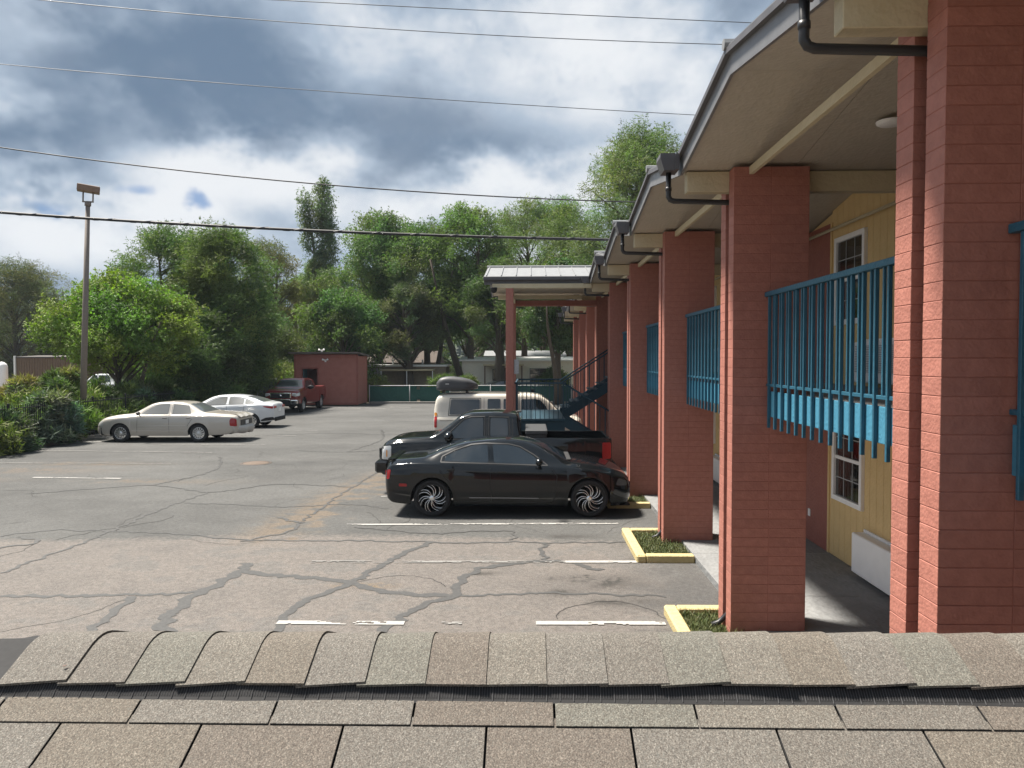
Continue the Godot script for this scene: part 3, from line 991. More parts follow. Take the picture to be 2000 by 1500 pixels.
func build_motel() -> void:
	motel = thing("motel_building", "two storey red block motel with teal railings and zigzag grey metal roof", "motel", MP)
	var zend := pz(9) - 0.9
	# pillars, drains, beams
	for k in range(0, 10):
		build_pillar(k)
		build_drain(k)
		var zc := pz(k) - 0.27
		bpart("cross_beam", Vector3(1.74, 4.905, zc - 0.066), Vector3(WALLX, 5.128, zc + 0.066), M.cream, motel, MP, 0.006)
		if k < 9:
			bpart("tie_beam", Vector3(2.36, 5.045, pz(k + 1) + 0.003), Vector3(2.41, 5.128, zc - 0.274), M.cream, motel, MP, 0.004)
	# walkways: ground slab cut into pours, upper slab
	var z := 3.0
	var i := 0
	while z > zend:
		bpart("walkway_slab", Vector3(2.5, -0.05, maxf(z - 2.1, zend) + 0.006), Vector3(WALLX, 0.1, z - 0.006), M.concrete, motel, MP, 0.006)
		z -= 2.1
	bpart("upper_floor", Vector3(PX1 + 0.002, 2.47, zend), Vector3(WALLX, FLOOR2, 1.5), M.concrete, motel, MP)
	bpart("upper_floor_finish", Vector3(PX1 + 0.002, 2.452, zend), Vector3(WALLX, 2.469, 1.5), M.soffit, motel, MP)
	for k in range(0, 9):
		if k == 5:
			continue
		var za := pz(k) - 0.54
		var zb := pz(k + 1)
		bpart("balcony_edge", Vector3(2.604, 2.47, zb + 0.002), Vector3(PX1, FLOOR2, za - 0.002), M.concrete, motel, MP)
		if k < 7:
			build_railing(za, zb)
	# rear wall of the walkways
	bpart("room_wall", Vector3(WALLX + 0.022, 0.0, zend), Vector3(10.8, 5.12, 1.5), M.yellow, motel, MP)
	for k in range(0, 9):
		var zm := (pz(k) + pz(k + 1)) / 2 - 0.27
		# red piers of the party walls
		var zc := pz(k) - 0.27
		for st in 2:
			var y0 := 0.1 if st == 0 else FLOOR2
			var y1 := 2.45 if st == 0 else 5.12
			bpart("party_wall", Vector3(WALLX - 0.012, y0, zc - 0.99), Vector3(WALLX + 0.03, y1, zc + 0.99), M.redwall, motel, MP)
			if k <= 4:
				for b in 11:
					var z0 := zm - 1.1 + b * 0.2
					bpart("siding_board", Vector3(WALLX, y0, z0 + 0.004), Vector3(WALLX + 0.021, y1 + (0.3 if st == 1 else 0.0), z0 + 0.196), M.yellow, motel, MP, 0.003)
			bpart("corner_trim", Vector3(WALLX - 0.02, y0, zm - 1.12), Vector3(WALLX + 0.02, y1, zm - 1.06), M.yellow, motel, MP, 0.004)
			if k <= 5:
				window_unit(zm - 0.38, 1.03, y0 + 0.87, y0 + 2.16)
				wall_unit(zm + 0.19, zm + 1.5, y0 + 0.14, st == 1)
		# gable wall above the beams
		if k <= 4:
			var gs := mb()
			prism(gs, [Vector2(pz(k) - 0.27, 5.12), Vector2(pz(k + 1) - 0.27, 5.12), Vector2(zm, 5.45)], WALLX + 0.022, WALLX + 0.15, Transform3D(Basis(Vector3(0, 0, 1), Vector3(0, 1, 0), Vector3(1, 0, 0)), Vector3.ZERO))
			mpart("gable_wall", gs, M.yellow)
		var ps := mb(true)
		tube(ps, [Vector3(WALLX - 0.06, 5.0, zm - 2.0), Vector3(WALLX - 0.06, 5.0, zm + 2.0)], 0.025, 8)
		mpart("conduit", ps, M.cream)
		# round light in the soffit
		var ls := mb(true)
		lathe(ls, [Vector2(0.0, -0.035), Vector2(0.10, -0.035), Vector2(0.125, -0.02), Vector2(0.13, 0.0)], 20, Transform3D(Basis(Vector3.RIGHT, -PI / 2), Vector3(3.4, 5.30, zm - 0.85)))
		mpart("ceiling_light", ls, M.white)
	# roof
	for j in range(0, 9):
		build_roof_bay(j, -1.2 if j == 5 else EAVEX, 5.62 if j == 5 else 5.47)
	# stair porch: block posts and beams
	for zc in [-21.2, -25.1]:
		bpart("porch_post", Vector3(-0.63, 0, zc - 0.1), Vector3(-0.42, 5.0, zc + 0.1), M.block0, motel, MP, 0.006)
		bpart("porch_beam", Vector3(-1.0, 5.0, zc - 0.09), Vector3(1.72, 5.126, zc + 0.09), M.cream, motel, MP, 0.006)
	bpart("porch_beam", Vector3(-0.62, 4.86, -25.0), Vector3(-0.43, 4.995, -21.3), M.cream, motel, MP, 0.006)
	# grey fascia and gutter along the porch eave
	for zc in [pz(5) - 0.27, pz(6) - 0.27]:
		var sgn := 1.0 if zc > -23.0 else -1.0
		bpart("porch_fascia", Vector3(-1.23, 5.10, minf(zc + sgn * 0.004, zc + sgn * 0.034)), Vector3(1.64, 5.33, maxf(zc + sgn * 0.004, zc + sgn * 0.034)), M.fascia, motel, MP, 0.004)
		bpart("porch_gutter", Vector3(-1.25, 5.22, minf(zc + sgn * 0.036, zc + sgn * 0.13)), Vector3(1.40, 5.325, maxf(zc + sgn * 0.036, zc + sgn * 0.13)), M.fascia, motel, MP, 0.012)
	bpart("porch_lower_beam", Vector3(-0.42, 4.78, -25.19), Vector3(2.2, 4.96, -25.01), M.redwall, motel, MP)
	# small fittings: camera under the porch eave, meter box on the post, outlet on the party wall
	var cs := mb(true)
	lathe(cs, [Vector2(0.0, -0.12), Vector2(0.05, -0.11), Vector2(0.085, -0.06), Vector2(0.09, 0.0), Vector2(0.10, 0.03), Vector2(0.0, 0.035)], 16, Transform3D(Basis(Vector3.RIGHT, -PI / 2), Vector3(-0.95, 4.98, -21.0)))
	mpart("security_camera", cs, M.black)
	bpart("meter_box", Vector3(-0.41, 2.65, -21.26), Vector3(-0.27, 3.05, -21.14), M.galv, motel, MP, 0.01)
	bpart("outlet_cover", Vector3(WALLX - 0.03, 0.50, -12.62), Vector3(WALLX - 0.012, 0.62, -12.54), M.white, motel, MP, 0.004)
	build_stair()
	for k in range(1, 6):
		build_planter(k)

# ---------------------------------------------------------------- the shingled ridge in the foreground
func build_shingle_roof() -> void:
	var at := Vector3(0.2, 0, -2.0)
	var t := thing("shingled_roof", "low grey brown shingle roof with black ridge vent in the foreground", "roof", at)
	var tones := [Color(0.36, 0.33, 0.285), Color(0.24, 0.215, 0.185), Color(0.66, 0.62, 0.55), Color(0.13, 0.115, 0.10), Color(0.32, 0.325, 0.295)]
	var sm := []
	for i in 6:
		var k: Color = [Color(1, 1, 1), Color(0.94, 0.93, 0.92), Color(0.96, 1.0, 0.97), Color(0.90, 0.84, 0.80), Color(1.04, 1.03, 1.0), Color(0.97, 0.92, 0.86)][i]
		var m := mat(lin(k.r * 0.36, k.g * 0.355, k.b * 0.355), 0.9)
		m.albedo_texture = _granules if i > 0 else speckle(512, tones, [5, 5, 2, 3, 3], 61)
		if i == 0: _granules = m.albedo_texture
		m.uv1_triplanar = true
		m.uv1_world_triplanar = true
		m.uv1_scale = Vector3.ONE * 1.05
		m.normal_enabled = true
		m.normal_texture = noise_tex(0.35, 512, 62, true, 4.0) if i == 0 else sm[0].normal_texture
		m.normal_scale = 0.3
		sm.append(m)
	var rng := RandomNumberGenerator.new()
	rng.seed = 17
	var slope := 0.41
	var ang := atan(slope)
	# plane: height below the eye 0.853 at 1.765 m
	var xl := -1.75
	var xr := 1.95
	var ridge_z := -2.0
	var ridge_y := 3.08 - 0.853 + slope * (2.0 - 1.765)
	# deck under the shingles, both slopes, and walls to the ground
	var st := mb()
	var w := 1.02
	prism(st, [Vector2(ridge_z - w, ridge_y - w * slope - 0.012), Vector2(ridge_z, ridge_y - 0.012), Vector2(ridge_z + w, ridge_y - w * slope - 0.012), Vector2(ridge_z + w, ridge_y - w * slope - 0.16), Vector2(ridge_z - w, ridge_y - w * slope - 0.16)], xl, xr, Transform3D(Basis(Vector3(0, 0, 1), Vector3(0, 1, 0), Vector3(1, 0, 0)), -at))
	part("roof_deck", done(st), M.blackplastic, t)
	bpart("wall", Vector3(xl + 0.25, 0, ridge_z - 0.8), Vector3(xr - 0.25, ridge_y - w * slope - 0.161, ridge_z + 0.8), M.redwall, t, at)
	# tabs: near slope rows (lower edge at depth d), then the far slope
	for side in [1, -1]:
		for row in range(0, 7):
			var d0 := 1.752 - 0.132 * row          # lower edge, distance from the eye
			var up := (2.0 - d0) / cos(ang)          # distance down the slope from the ridge
			var x := xl + 0.005 + (0.0 if row % 2 == 0 else 0.175) - 0.191
			while x < xr:
				var a := maxf(x, xl)
				var b := minf(x + 0.333 - 0.0055, xr)
				if b - a > 0.03:
					var cs := mb()
					cbox(cs, Vector3(-(b - a) / 2, 0.0042, -0.07), Vector3((b - a) / 2, 0.0065, 0.10), 0.0008)
					var o := part("shingle", done(cs), sm[rng.randi() % 6], t)
					bpart("asphalt_core", Vector3(-(b - a) / 2, 0.0, -0.07), Vector3((b - a) / 2, 0.0041, 0.1004), M.blackplastic, o)
					var bs := Basis(Vector3.UP, 0.0 if side > 0 else PI) * Basis(Vector3.RIGHT, ang - 0.030)
					var z: float = ridge_z + side * ((up - 0.10) * cos(ang))
					o.transform = Transform3D(bs * Basis(Vector3.UP, rng.randf_range(-0.003, 0.003)), Vector3((a + b) / 2, ridge_y - (up - 0.10) * sin(ang) + 0.0005 + rng.randf_range(0, 0.0008), z) - at)
				x += 0.333
	# ridge vent: a plastic strip on each slope with slots, and its end
	var wob := FastNoiseLite.new()
	wob.seed = 4
	wob.frequency = 0.35
	var vx0 := -1.42
	for side in [1, -1]:
		var vs := mb()
		var steps := 60
		for i in steps:
			var q := []
			for e in 2:
				var x := lerpf(vx0, xr, float(i + e) / steps)
				var s := wob.get_noise_1d(x * 2.0) * 0.006
				var n := []
				for pr in [[0.172, 0.000], [0.186, 0.002], [0.188, 0.008], [0.180, 0.0105], [0.158, 0.026], [0.10, 0.016], [0.0, 0.010]]:
					n.append(Vector3(x, ridge_y - pr[0] * slope + pr[1] + s, ridge_z + side * pr[0]) - at)
				q.append(n)
			for k in 6:
				if side > 0:
					quad(vs, q[0][k], q[1][k], q[1][k + 1], q[0][k + 1])
				else:
					quad(vs, q[0][k + 1], q[1][k + 1], q[1][k], q[0][k])
		part("ridge_vent", done(vs), M.blackplastic, t)
		if side > 0:
			var fs := mb()
			var x := vx0
			var c := 0
			while x < xr:
				var s := wob.get_noise_1d(x * 2.0) * 0.006
				var lowz := 0.184 if c % 5 == 0 else 0.178
				var p0 := Vector3(x, ridge_y - lowz * slope + (0.0098 if c % 5 == 0 else 0.0124) + s, ridge_z + lowz) - at
				var p1 := Vector3(x, ridge_y - 0.158 * slope + 0.0262 + s, ridge_z + 0.158) - at
				tube(fs, [p0, p1], 0.00085 if c % 5 else 0.0014, 4)
				x += 0.0065
				c += 1
			var fo := part("vent_fins", done(fs), mat(lin(0.055, 0.055, 0.058), 0.7), t)
			fo.set_meta("kind", "stuff")
			# dimples under the lip
			var ds := mb()
			x = vx0
			while x < xr:
				var s := wob.get_noise_1d(x * 2.0) * 0.006
				box(ds, Vector3(x, ridge_y - 0.188 * slope - 0.004 + s, ridge_z + 0.177) - at, Vector3(x + 0.017, ridge_y - 0.188 * slope + 0.004 + s, ridge_z + 0.1885) - at)
				x += 0.027
			var d_o := part("vent_feet", done(ds), M.black, t)
			d_o.set_meta("kind", "stuff")
	# cap shingles bent over the vent, each lapping the next one to its right
	var x := -1.285
	var c := 0
	while x < xr - 0.02:
		var ex := 0.1475
		var xb := minf(x + ex, xr)
		var cs := mb(true)
		var na := 14
		var tilt := rng.randf_range(-0.005, 0.005)
		var s := wob.get_noise_1d(x * 2.0) * 0.006 + 0.004 * sin(x * 1.7)
		var rows := []
		for e in 2:
			var xx: float = x - 0.02 if e == 0 else xb
			var lift := 0.0015 if e == 0 else 0.0075
			var ring := []
			for layer in [0.0055, 0.0]:
				var line := []
				for i in na + 1:
					var f := lerpf(-1.0, 1.0, float(i) / na)
					var dz := f * (0.168 + (tilt if f > 0 else 0.0) * (1.0 if e else -1.0))
					# rounded crest
					var r := 0.06
					var ad := absf(dz)
					var y := -slope * ad if ad > r else -slope * (ad * ad / (2.0 * r) + r / 2.0)
					line.append(Vector3(xx, ridge_y + 0.029 + y + layer + lift + s, ridge_z + dz) - at)
				ring.append(line)
			rows.append(ring)
		var top := [rows[0][0], rows[1][0]]
		var bot := [rows[0][1], rows[1][1]]
		for i in na:
			quad(cs, top[0][i], top[1][i], top[1][i + 1], top[0][i + 1])
		cs.set_smooth_group(-1)
		for i in na:
			quad(cs, bot[0][i + 1], bot[1][i + 1], bot[1][i], bot[0][i])
			for e in 2:
				quad(cs, top[e][i], top[e][i + 1], bot[e][i + 1], bot[e][i])
		for e in [0, na]:
			quad(cs, top[0][e], top[1][e], bot[1][e], bot[0][e])
		part("ridge_cap", done(cs), sm[(c * 7 + c / 3) % 6], t)
		x += ex
		c += 1
	# a dry leaf caught on the first cap
	var lf := thing("dry_leaf", "tiny dry red leaf lying on the leftmost ridge cap", "leaf", Vector3(-1.16, ridge_y + 0.029 - slope * 0.13 + 0.0145, ridge_z + 0.13))
	var l := mb()
	quad(l, Vector3(-0.006, 0, 0.002), Vector3(0.0, 0.001, -0.0025), Vector3(0.007, 0.003, -0.004), Vector3(0.001, 0.002, 0.003))
	quad(l, Vector3(0.001, 0.0008, 0.003), Vector3(0.007, 0.0018, -0.004), Vector3(0.0, -0.0002, -0.0025), Vector3(-0.006, -0.001, 0.002))
	part("blade", done(l), mat(lin(0.20, 0.045, 0.02), 0.7), lf)

var _granules: Texture2D

# ---------------------------------------------------------------- vehicles
# a body is lofted from curves along x (front is +x): top line, shoulder line, sill, half width and roof half width
func section(v: Dictionary, x: float) -> Array:
	var yb := pw(v.sill, x)
	var arch := 0.0
	for wx in v.wheels:
		var d: float = absf(x - wx)
		if d < v.arch:
			var ay: float = v.wr + sqrt(v.arch * v.arch - d * d)
			if ay > yb:
				yb = ay
				arch = 1.0
	var b := pw(v.belt, x)
	yb = minf(yb, b - 0.05)
	var t := maxf(pw(v.top, x), b + 0.012)
	var w := pw(v.half, x)
	var r := minf(pw(v.roof, x), w - 0.05)
	var h := b - yb
	var k: float = v.get("tuck", 0.05) * (1.0 - arch)
	var fl: float = v.get("flare", 0.0) * arch
	var p := [Vector2(w - k + fl, yb), Vector2(w - k * 0.25 + fl, yb + 0.12 * h), Vector2(w + fl * 0.4, yb + 0.38 * h), Vector2(w, yb + 0.62 * h), Vector2(w - 0.010, yb + 0.84 * h), Vector2(w - 0.028, yb + 0.95 * h), Vector2(w - 0.050, b)]
	var t0 := t - b
	var w0 := w - 0.062
	for s in [0.03, 0.3, 0.6, 0.84]:
		p.append(Vector2(lerpf(w0, r, s / 0.84), b + s * t0 + 0.004))
	p.append(Vector2(r - 0.045, b + 0.93 * t0 + 0.004))
	p.append(Vector2(r - 0.12, b + 0.968 * t0 + 0.004))
	p.append(Vector2(r * 0.5, b + 0.992 * t0 + 0.004))
	p.append(Vector2(0.0, t + 0.004))
	return p

func side_z(v: Dictionary, x: float, y: float) -> float:
	var p := section(v, x)
	for i in p.size() - 1:
		if y <= p[i + 1].y:
			var d: float = p[i + 1].y - p[i].y
			return p[i].x if d < 1e-5 else lerpf(p[i].x, p[i + 1].x, clampf((y - p[i].y) / d, 0.0, 1.0))
	return 0.0

func loft(v: Dictionary) -> ArrayMesh:
	var xs := []
	var x: float = v.x0
	while x < v.x1:
		xs.append(x)
		var near := false
		for wx in v.wheels:
			if absf(absf(x - wx) - v.arch) < 0.07: near = true
		x += 0.012 if near else 0.045
	xs.append(v.x1)
	var st := mb(true)
	var rings := []
	for q in xs:
		rings.append(section(v, q))
	var n: int = rings[0].size()
	var bed = v.get("bed", [])
	for i in xs.size() - 1:
		for s in [1.0, -1.0]:
			for k in n - 1:
				if bed and xs[i] >= bed[0] and xs[i + 1] <= bed[1] and k >= 6:
					continue
				var a := Vector3(xs[i], rings[i][k].y, s * rings[i][k].x)
				var b := Vector3(xs[i + 1], rings[i + 1][k].y, s * rings[i + 1][k].x)
				var c := Vector3(xs[i + 1], rings[i + 1][k + 1].y, s * rings[i + 1][k + 1].x)
				var d := Vector3(xs[i], rings[i][k + 1].y, s * rings[i][k + 1].x)
				if s > 0:
					quad(st, a, d, c, b)
				else:
					quad(st, a, b, c, d)
	st.set_smooth_group(1)
	for e in [0, xs.size() - 1]:
		var rg: Array = rings[e]
		for k in n - 1:
			var a := Vector3(xs[e], rg[k].y, rg[k].x)
			var b := Vector3(xs[e], rg[k + 1].y, rg[k + 1].x)
			var c := Vector3(xs[e], rg[k + 1].y, -rg[k + 1].x)
			var d := Vector3(xs[e], rg[k].y, -rg[k].x)
			if e == 0:
				quad(st, a, d, c, b)
			else:
				quad(st, a, b, c, d)
	return done(st)

func patch_tri(st: SurfaceTool, v: Dictionary, a: Vector2, b: Vector2, c: Vector2, s: float, lift: float, depth: int) -> void:
	var l := [a.distance_to(b), b.distance_to(c), c.distance_to(a)]
	var m: float = maxf(l[0], maxf(l[1], l[2]))
	if m > 0.06 and depth < 9:
		if l[0] == m:
			var p := (a + b) * 0.5
			patch_tri(st, v, a, p, c, s, lift, depth + 1)
			patch_tri(st, v, p, b, c, s, lift, depth + 1)
		elif l[1] == m:
			var p := (b + c) * 0.5
			patch_tri(st, v, a, b, p, s, lift, depth + 1)
			patch_tri(st, v, a, p, c, s, lift, depth + 1)
		else:
			var p := (c + a) * 0.5
			patch_tri(st, v, a, b, p, s, lift, depth + 1)
			patch_tri(st, v, p, b, c, s, lift, depth + 1)
		return
	var t := []
	for p in [a, b, c]:
		t.append(Vector3(p.x, p.y, s * (side_z(v, p.x, p.y) + lift)))
	if s > 0:
		tri(st, t[0], t[2], t[1])
	else:
		tri(st, t[0], t[1], t[2])

# a patch lying on the body's side, given as a polygon in (x, y)
func side_patch(v: Dictionary, poly: Array, s: float, lift: float) -> ArrayMesh:
	var st := mb(true)
	# rounded corners
	var pts := PackedVector2Array()
	var n := poly.size()
	for i in n:
		var a: Vector2 = poly[(i + n - 1) % n]
		var b: Vector2 = poly[i]
		var c: Vector2 = poly[(i + 1) % n]
		var r := minf(0.045, minf(a.distance_to(b), b.distance_to(c)) * 0.4)
		var p := b + (a - b).normalized() * r
		var q := b + (c - b).normalized() * r
		for k in 4:
			var t := k / 3.0
			pts.append(p.lerp(b, t).lerp(b.lerp(q, t), t))
	var idx := Geometry2D.triangulate_polygon(pts)
	var z := []
	for p in pts:
		z.append(side_z(v, p.x, p.y))
	for i in range(0, idx.size(), 3):
		patch_tri(st, v, pts[idx[i]], pts[idx[i + 1]], pts[idx[i + 2]], s, lift, 0)
	# rim back to the body
	st.set_smooth_group(-1)
	for i in pts.size():
		var j := (i + 1) % pts.size()
		var a := Vector3(pts[i].x, pts[i].y, s * (z[i] + lift))
		var b := Vector3(pts[j].x, pts[j].y, s * (z[j] + lift))
		var u := Vector3(0, 0, -s * (lift + 0.01))
		quad(st, a, b, b + u, a + u)
	return done(st)

# a band following the body's side through points (x, y)
func side_band(v: Dictionary, pts: Array, width: float, s: float, lift: float, closed := false) -> ArrayMesh:
	var st := mb()
	var n := pts.size()
	var m := n if closed else n - 1
	for i in m:
		var a: Vector2 = pts[i]
		var b: Vector2 = pts[(i + 1) % n]
		var d := (b - a).normalized()
		var sd := Vector2(-d.y, d.x) * width * 0.5
		var cnt := maxi(1, int(a.distance_to(b) / 0.08))
		for k in cnt:
			var p := a.lerp(b, float(k) / cnt)
			var q := a.lerp(b, float(k + 1) / cnt)
			var c := [p + sd, q + sd, q - sd, p - sd]
			var w := []
			for e in c:
				w.append(Vector3(e.x, e.y, s * (side_z(v, e.x, e.y) + lift)))
			quad(st, w[0], w[1], w[2], w[3])
	return done(st)

# glass on the sloping front or rear of the cabin, between two stations
func slope_glass(v: Dictionary, xa: float, xb: float, inset: float, lift: float) -> ArrayMesh:
	var st := mb(true)
	var n := 10
	var rows := []
	for i in n + 1:
		var x := lerpf(xa, xb, float(i) / n)
		var p := section(v, x)
		var row := []
		# over the top: from shoulder of the roof to its mirror
		var half := [Vector2(p[10].x - inset, p[10].y), p[11] - Vector2(inset, 0), p[12] - Vector2(inset * 0.6, 0), p[13], p[14]]
		for k in 5:
			row.append(Vector3(x, half[k].y + lift, half[k].x))
		for k in [3, 2, 1, 0]:
			row.append(Vector3(x, half[k].y + lift, -half[k].x))
		rows.append(row)
	for i in n:
		for k in 8:
			quad(st, rows[i][k], rows[i][k + 1], rows[i + 1][k + 1], rows[i + 1][k])
	return done(st)

func wheel_parts(w: Node3D, r: float, width: float, rim_r: float, style: String, rim_mat: Material, dark: Material) -> void:
	var st := mb(true)
	var hw := width / 2
	lathe(st, [Vector2(rim_r * 0.97, -hw * 0.8), Vector2(rim_r * 1.05, -hw), Vector2(r * 0.93, -hw * 0.98), Vector2(r * 0.985, -hw * 0.8), Vector2(r, -hw * 0.5), Vector2(r, hw * 0.5), Vector2(r * 0.985, hw * 0.8), Vector2(r * 0.93, hw * 0.98), Vector2(rim_r * 1.05, hw), Vector2(rim_r * 0.97, hw * 0.8)], 40)
	part("tyre", done(st), M.tyre, w)
	st = mb(true)
	lathe(st, [Vector2(rim_r * 0.98, hw * 0.86), Vector2(rim_r * 0.93, hw * 0.92), Vector2(rim_r * 0.90, hw * 0.80), Vector2(rim_r * 0.86, -hw * 0.3)] + ([Vector2(0.0, -hw * 0.3)] if style == "blades" else [Vector2(rim_r * 0.86, -hw * 0.95)]), 32)
	part("rim", done(st), rim_mat if style != "blades" else dark, w)
	if style == "blades":
		# curved blades sweeping from the hub to the lip
		for pass_no in 2:
			st = mb(true)
			for i in 14:
				var a0 := TAU * i / 14.0 + (0.10 if pass_no else 0.0) - (0.13 if i % 2 else 0.0)
				var prev := []
				for k in 9:
					var f := k / 8.0
					var rr := lerpf(rim_r * 0.16, rim_r * 0.93, f)
					var a := a0 + f * f * 0.62 + f * 0.10
					var c := Vector3(cos(a) * rr, sin(a) * rr, hw * lerpf(0.80, 0.90, f))
					var tn := Vector3(-sin(a), cos(a), 0)
					var wd := (0.0075 if pass_no == 0 else 0.012) * lerpf(0.8, 1.0, f)
					var cur := [c + tn * wd, c - tn * wd, c - tn * wd - Vector3(0, 0, 0.02), c + tn * wd - Vector3(0, 0, 0.02)]
					if pass_no:
						for e in 4:
							cur[e] = cur[e] - Vector3(0, 0, 0.012)
					if prev:
						for e in 4:
							var n := (e + 1) % 4
							quad(st, prev[e], prev[n], cur[n], cur[e])
					prev = cur
			part("spokes", done(st), rim_mat if pass_no == 0 else dark, w)
		st = mb(true)
		lathe(st, [Vector2(rim_r * 0.2, hw * 0.7), Vector2(rim_r * 0.19, hw * 0.86), Vector2(rim_r * 0.1, hw * 0.9), Vector2(0.0, hw * 0.9)], 18)
		part("hub", done(st), rim_mat, w)
	else:
		var n := 14 if style == "many" else (10 if style == "ten" else 6)
		st = mb()
		for i in n:
			var b := Basis(Vector3(0, 0, 1), TAU * i / n)
			var hwid := 0.016 if style == "many" else (0.024 if style == "ten" else 0.045)
			var poly := [Vector2(rim_r * 0.2, -hwid * 0.75), Vector2(rim_r * 0.95, -hwid), Vector2(rim_r * 0.95, hwid), Vector2(rim_r * 0.2, hwid * 0.75)]
			prism(st, poly, hw * 0.62, hw * 0.86, Transform3D(b, Vector3.ZERO))
		part("spokes", done(st), rim_mat, w)
		st = mb(true)
		lathe(st, [Vector2(rim_r * 0.34, hw * 0.6), Vector2(rim_r * 0.31, hw * 0.90), Vector2(rim_r * 0.14, hw * 0.96), Vector2(0.0, hw * 0.96)], 20)
		part("hub", done(st), rim_mat, w)
		st = mb(true)
		lathe(st, [Vector2(rim_r * 0.58, -hw * 0.30), Vector2(rim_r * 0.58, -hw * 0.20), Vector2(0.0, -hw * 0.20)], 20)
		part("brake_disc", done(st), mat(lin(0.11, 0.10, 0.095), 0.6, 0.5), w)

func vehicle(called: String, label: String, category: String, v: Dictionary, at: Vector3, turn: float, group := "") -> Node3D:
	var t := thing(called, label, category, at, turn, group)
	part("body", loft(v), v.paint, t)
	# dark underside and wheel wells
	var st := mb()
	var prev := 0.0
	var zz: float = pw(v.half, 0.0) - 0.10
	for seg in [[v.x0 + 0.25, v.wheels[0] - v.arch - 0.02], [v.wheels[0] + v.arch + 0.02, v.wheels[1] - v.arch - 0.02], [v.wheels[1] + v.arch + 0.02, v.x1 - 0.25]]:
		if seg[1] - seg[0] > 0.02:
			box(st, Vector3(seg[0], pw(v.sill, (seg[0] + seg[1]) / 2) + 0.02, -zz), Vector3(seg[1], pw(v.sill, 0) + 0.3, zz))
	for wx in v.wheels:
		box(st, Vector3(wx - v.arch - 0.019, v.wr - 0.05, -zz + 0.22), Vector3(wx + v.arch + 0.019, v.wr + v.arch * 0.9, zz - 0.22))
		for s in [-1.0, 1.0]:
			var n := 14
			for i in n:
				var a0 := PI * i / n
				var a1 := PI * (i + 1) / n
				var rr: float = v.arch + 0.004
				quad(st, Vector3(wx + cos(a0) * rr, v.wr + sin(a0) * rr, s * (zz + 0.06)), Vector3(wx + cos(a1) * rr, v.wr + sin(a1) * rr, s * (zz + 0.06)), Vector3(wx + cos(a1) * rr, v.wr + sin(a1) * rr, s * (zz - 0.23)), Vector3(wx + cos(a0) * rr, v.wr + sin(a0) * rr, s * (zz - 0.23)))
	part("underbody", done(st), M.black, t)
	for wx in v.wheels:
		for s in [-1.0, 1.0]:
			var w := holder("wheel", t, Vector3(wx, v.wr, s * (pw(v.half, wx) - v.get("ww", 0.22) / 2 - v.get("win", 0.025))))
			if s < 0: w.rotation.y = PI
			wheel_parts(w, v.wr, v.get("ww", 0.22), v.rim, v.style, v.get("rim_mat", M.alloy), v.get("rim_dark", M.black))
	for s in [-1.0, 1.0]:
		for p in v.windows:
			part("side_window", side_patch(v, p, s, 0.005), v.get("glass", M.carglass), t)
		for p in v.get("trims", []):
			part("window_trim", side_band(v, p, 0.02, s, 0.007, true), v.get("trim_mat", M.black), t)
		for p in v.get("seams", []):
			part("door_seam", side_band(v, p, 0.011, s, 0.0025), M.black, t)
		for p in v.get("strips", []):
			part("body_strip", side_band(v, p, 0.018, s, 0.008), v.get("strip_mat", M.chrome), t)
		for p in v.get("handles", []):
			var hs := mb()
			var z := side_z(v, p.x, p.y)
			cbox(hs, Vector3(p.x - 0.085, p.y - 0.016, s * z - 0.008), Vector3(p.x + 0.085, p.y + 0.016, s * z + 0.022 if s > 0 else s * z + 0.008), 0.006) if s > 0 else cbox(hs, Vector3(p.x - 0.085, p.y - 0.016, s * z - 0.022), Vector3(p.x + 0.085, p.y + 0.016, s * z + 0.008), 0.006)
			part("door_handle", done(hs), v.get("handle_mat", M.black), t)
		if v.has("mirror"):
			var ms := mb(true)
			var mp: Vector3 = v.mirror
			var z := side_z(v, mp.x, mp.y - 0.05)
			var sz: float = mp.z
			for ring in 1:
				var prof := []
				for k in 9:
					var a := PI * k / 8.0
					prof.append(Vector2(sin(a) * 0.085 * sz, -cos(a) * 0.12 * sz))
				lathe(ms, prof, 12, Transform3D(Basis(Vector3(0, 0, 1), 0.2).scaled(Vector3(0.85, 0.9, 1.0)), Vector3(mp.x, mp.y + 0.06, s * (z + 0.13 * sz + 0.03))))
			tube(ms, [Vector3(mp.x + 0.02, mp.y - 0.03, s * (z - 0.02)), Vector3(mp.x, mp.y + 0.03, s * (z + 0.1))], 0.022, 6)
			part("side_mirror", done(ms), v.get("mirror_mat", v.paint), t)
		for p in v.get("lamps", []):      # [name, polygon, material]
			part(p[0], side_patch(v, p[1], s, 0.007), p[2], t)
	if v.has("windshield"):
		part("windshield", slope_glass(v, v.windshield[0], v.windshield[1], 0.035, 0.005), v.get("front_glass", v.get("glass", M.carglass)), t)
	if v.has("rear_glass"):
		part("rear_window", slope_glass(v, v.rear_glass[0], v.rear_glass[1], 0.05, 0.005), v.get("back_glass", v.get("glass", M.carglass)), t)
	return t

func paint(c: Color, flake := 0.0, rough := 0.3) -> StandardMaterial3D:
	var m := mat(c, rough, flake)
	m.clearcoat_enabled = true
	m.clearcoat = 1.0
	m.clearcoat_roughness = 0.04
	m.metallic_specular = 0.15
	return m

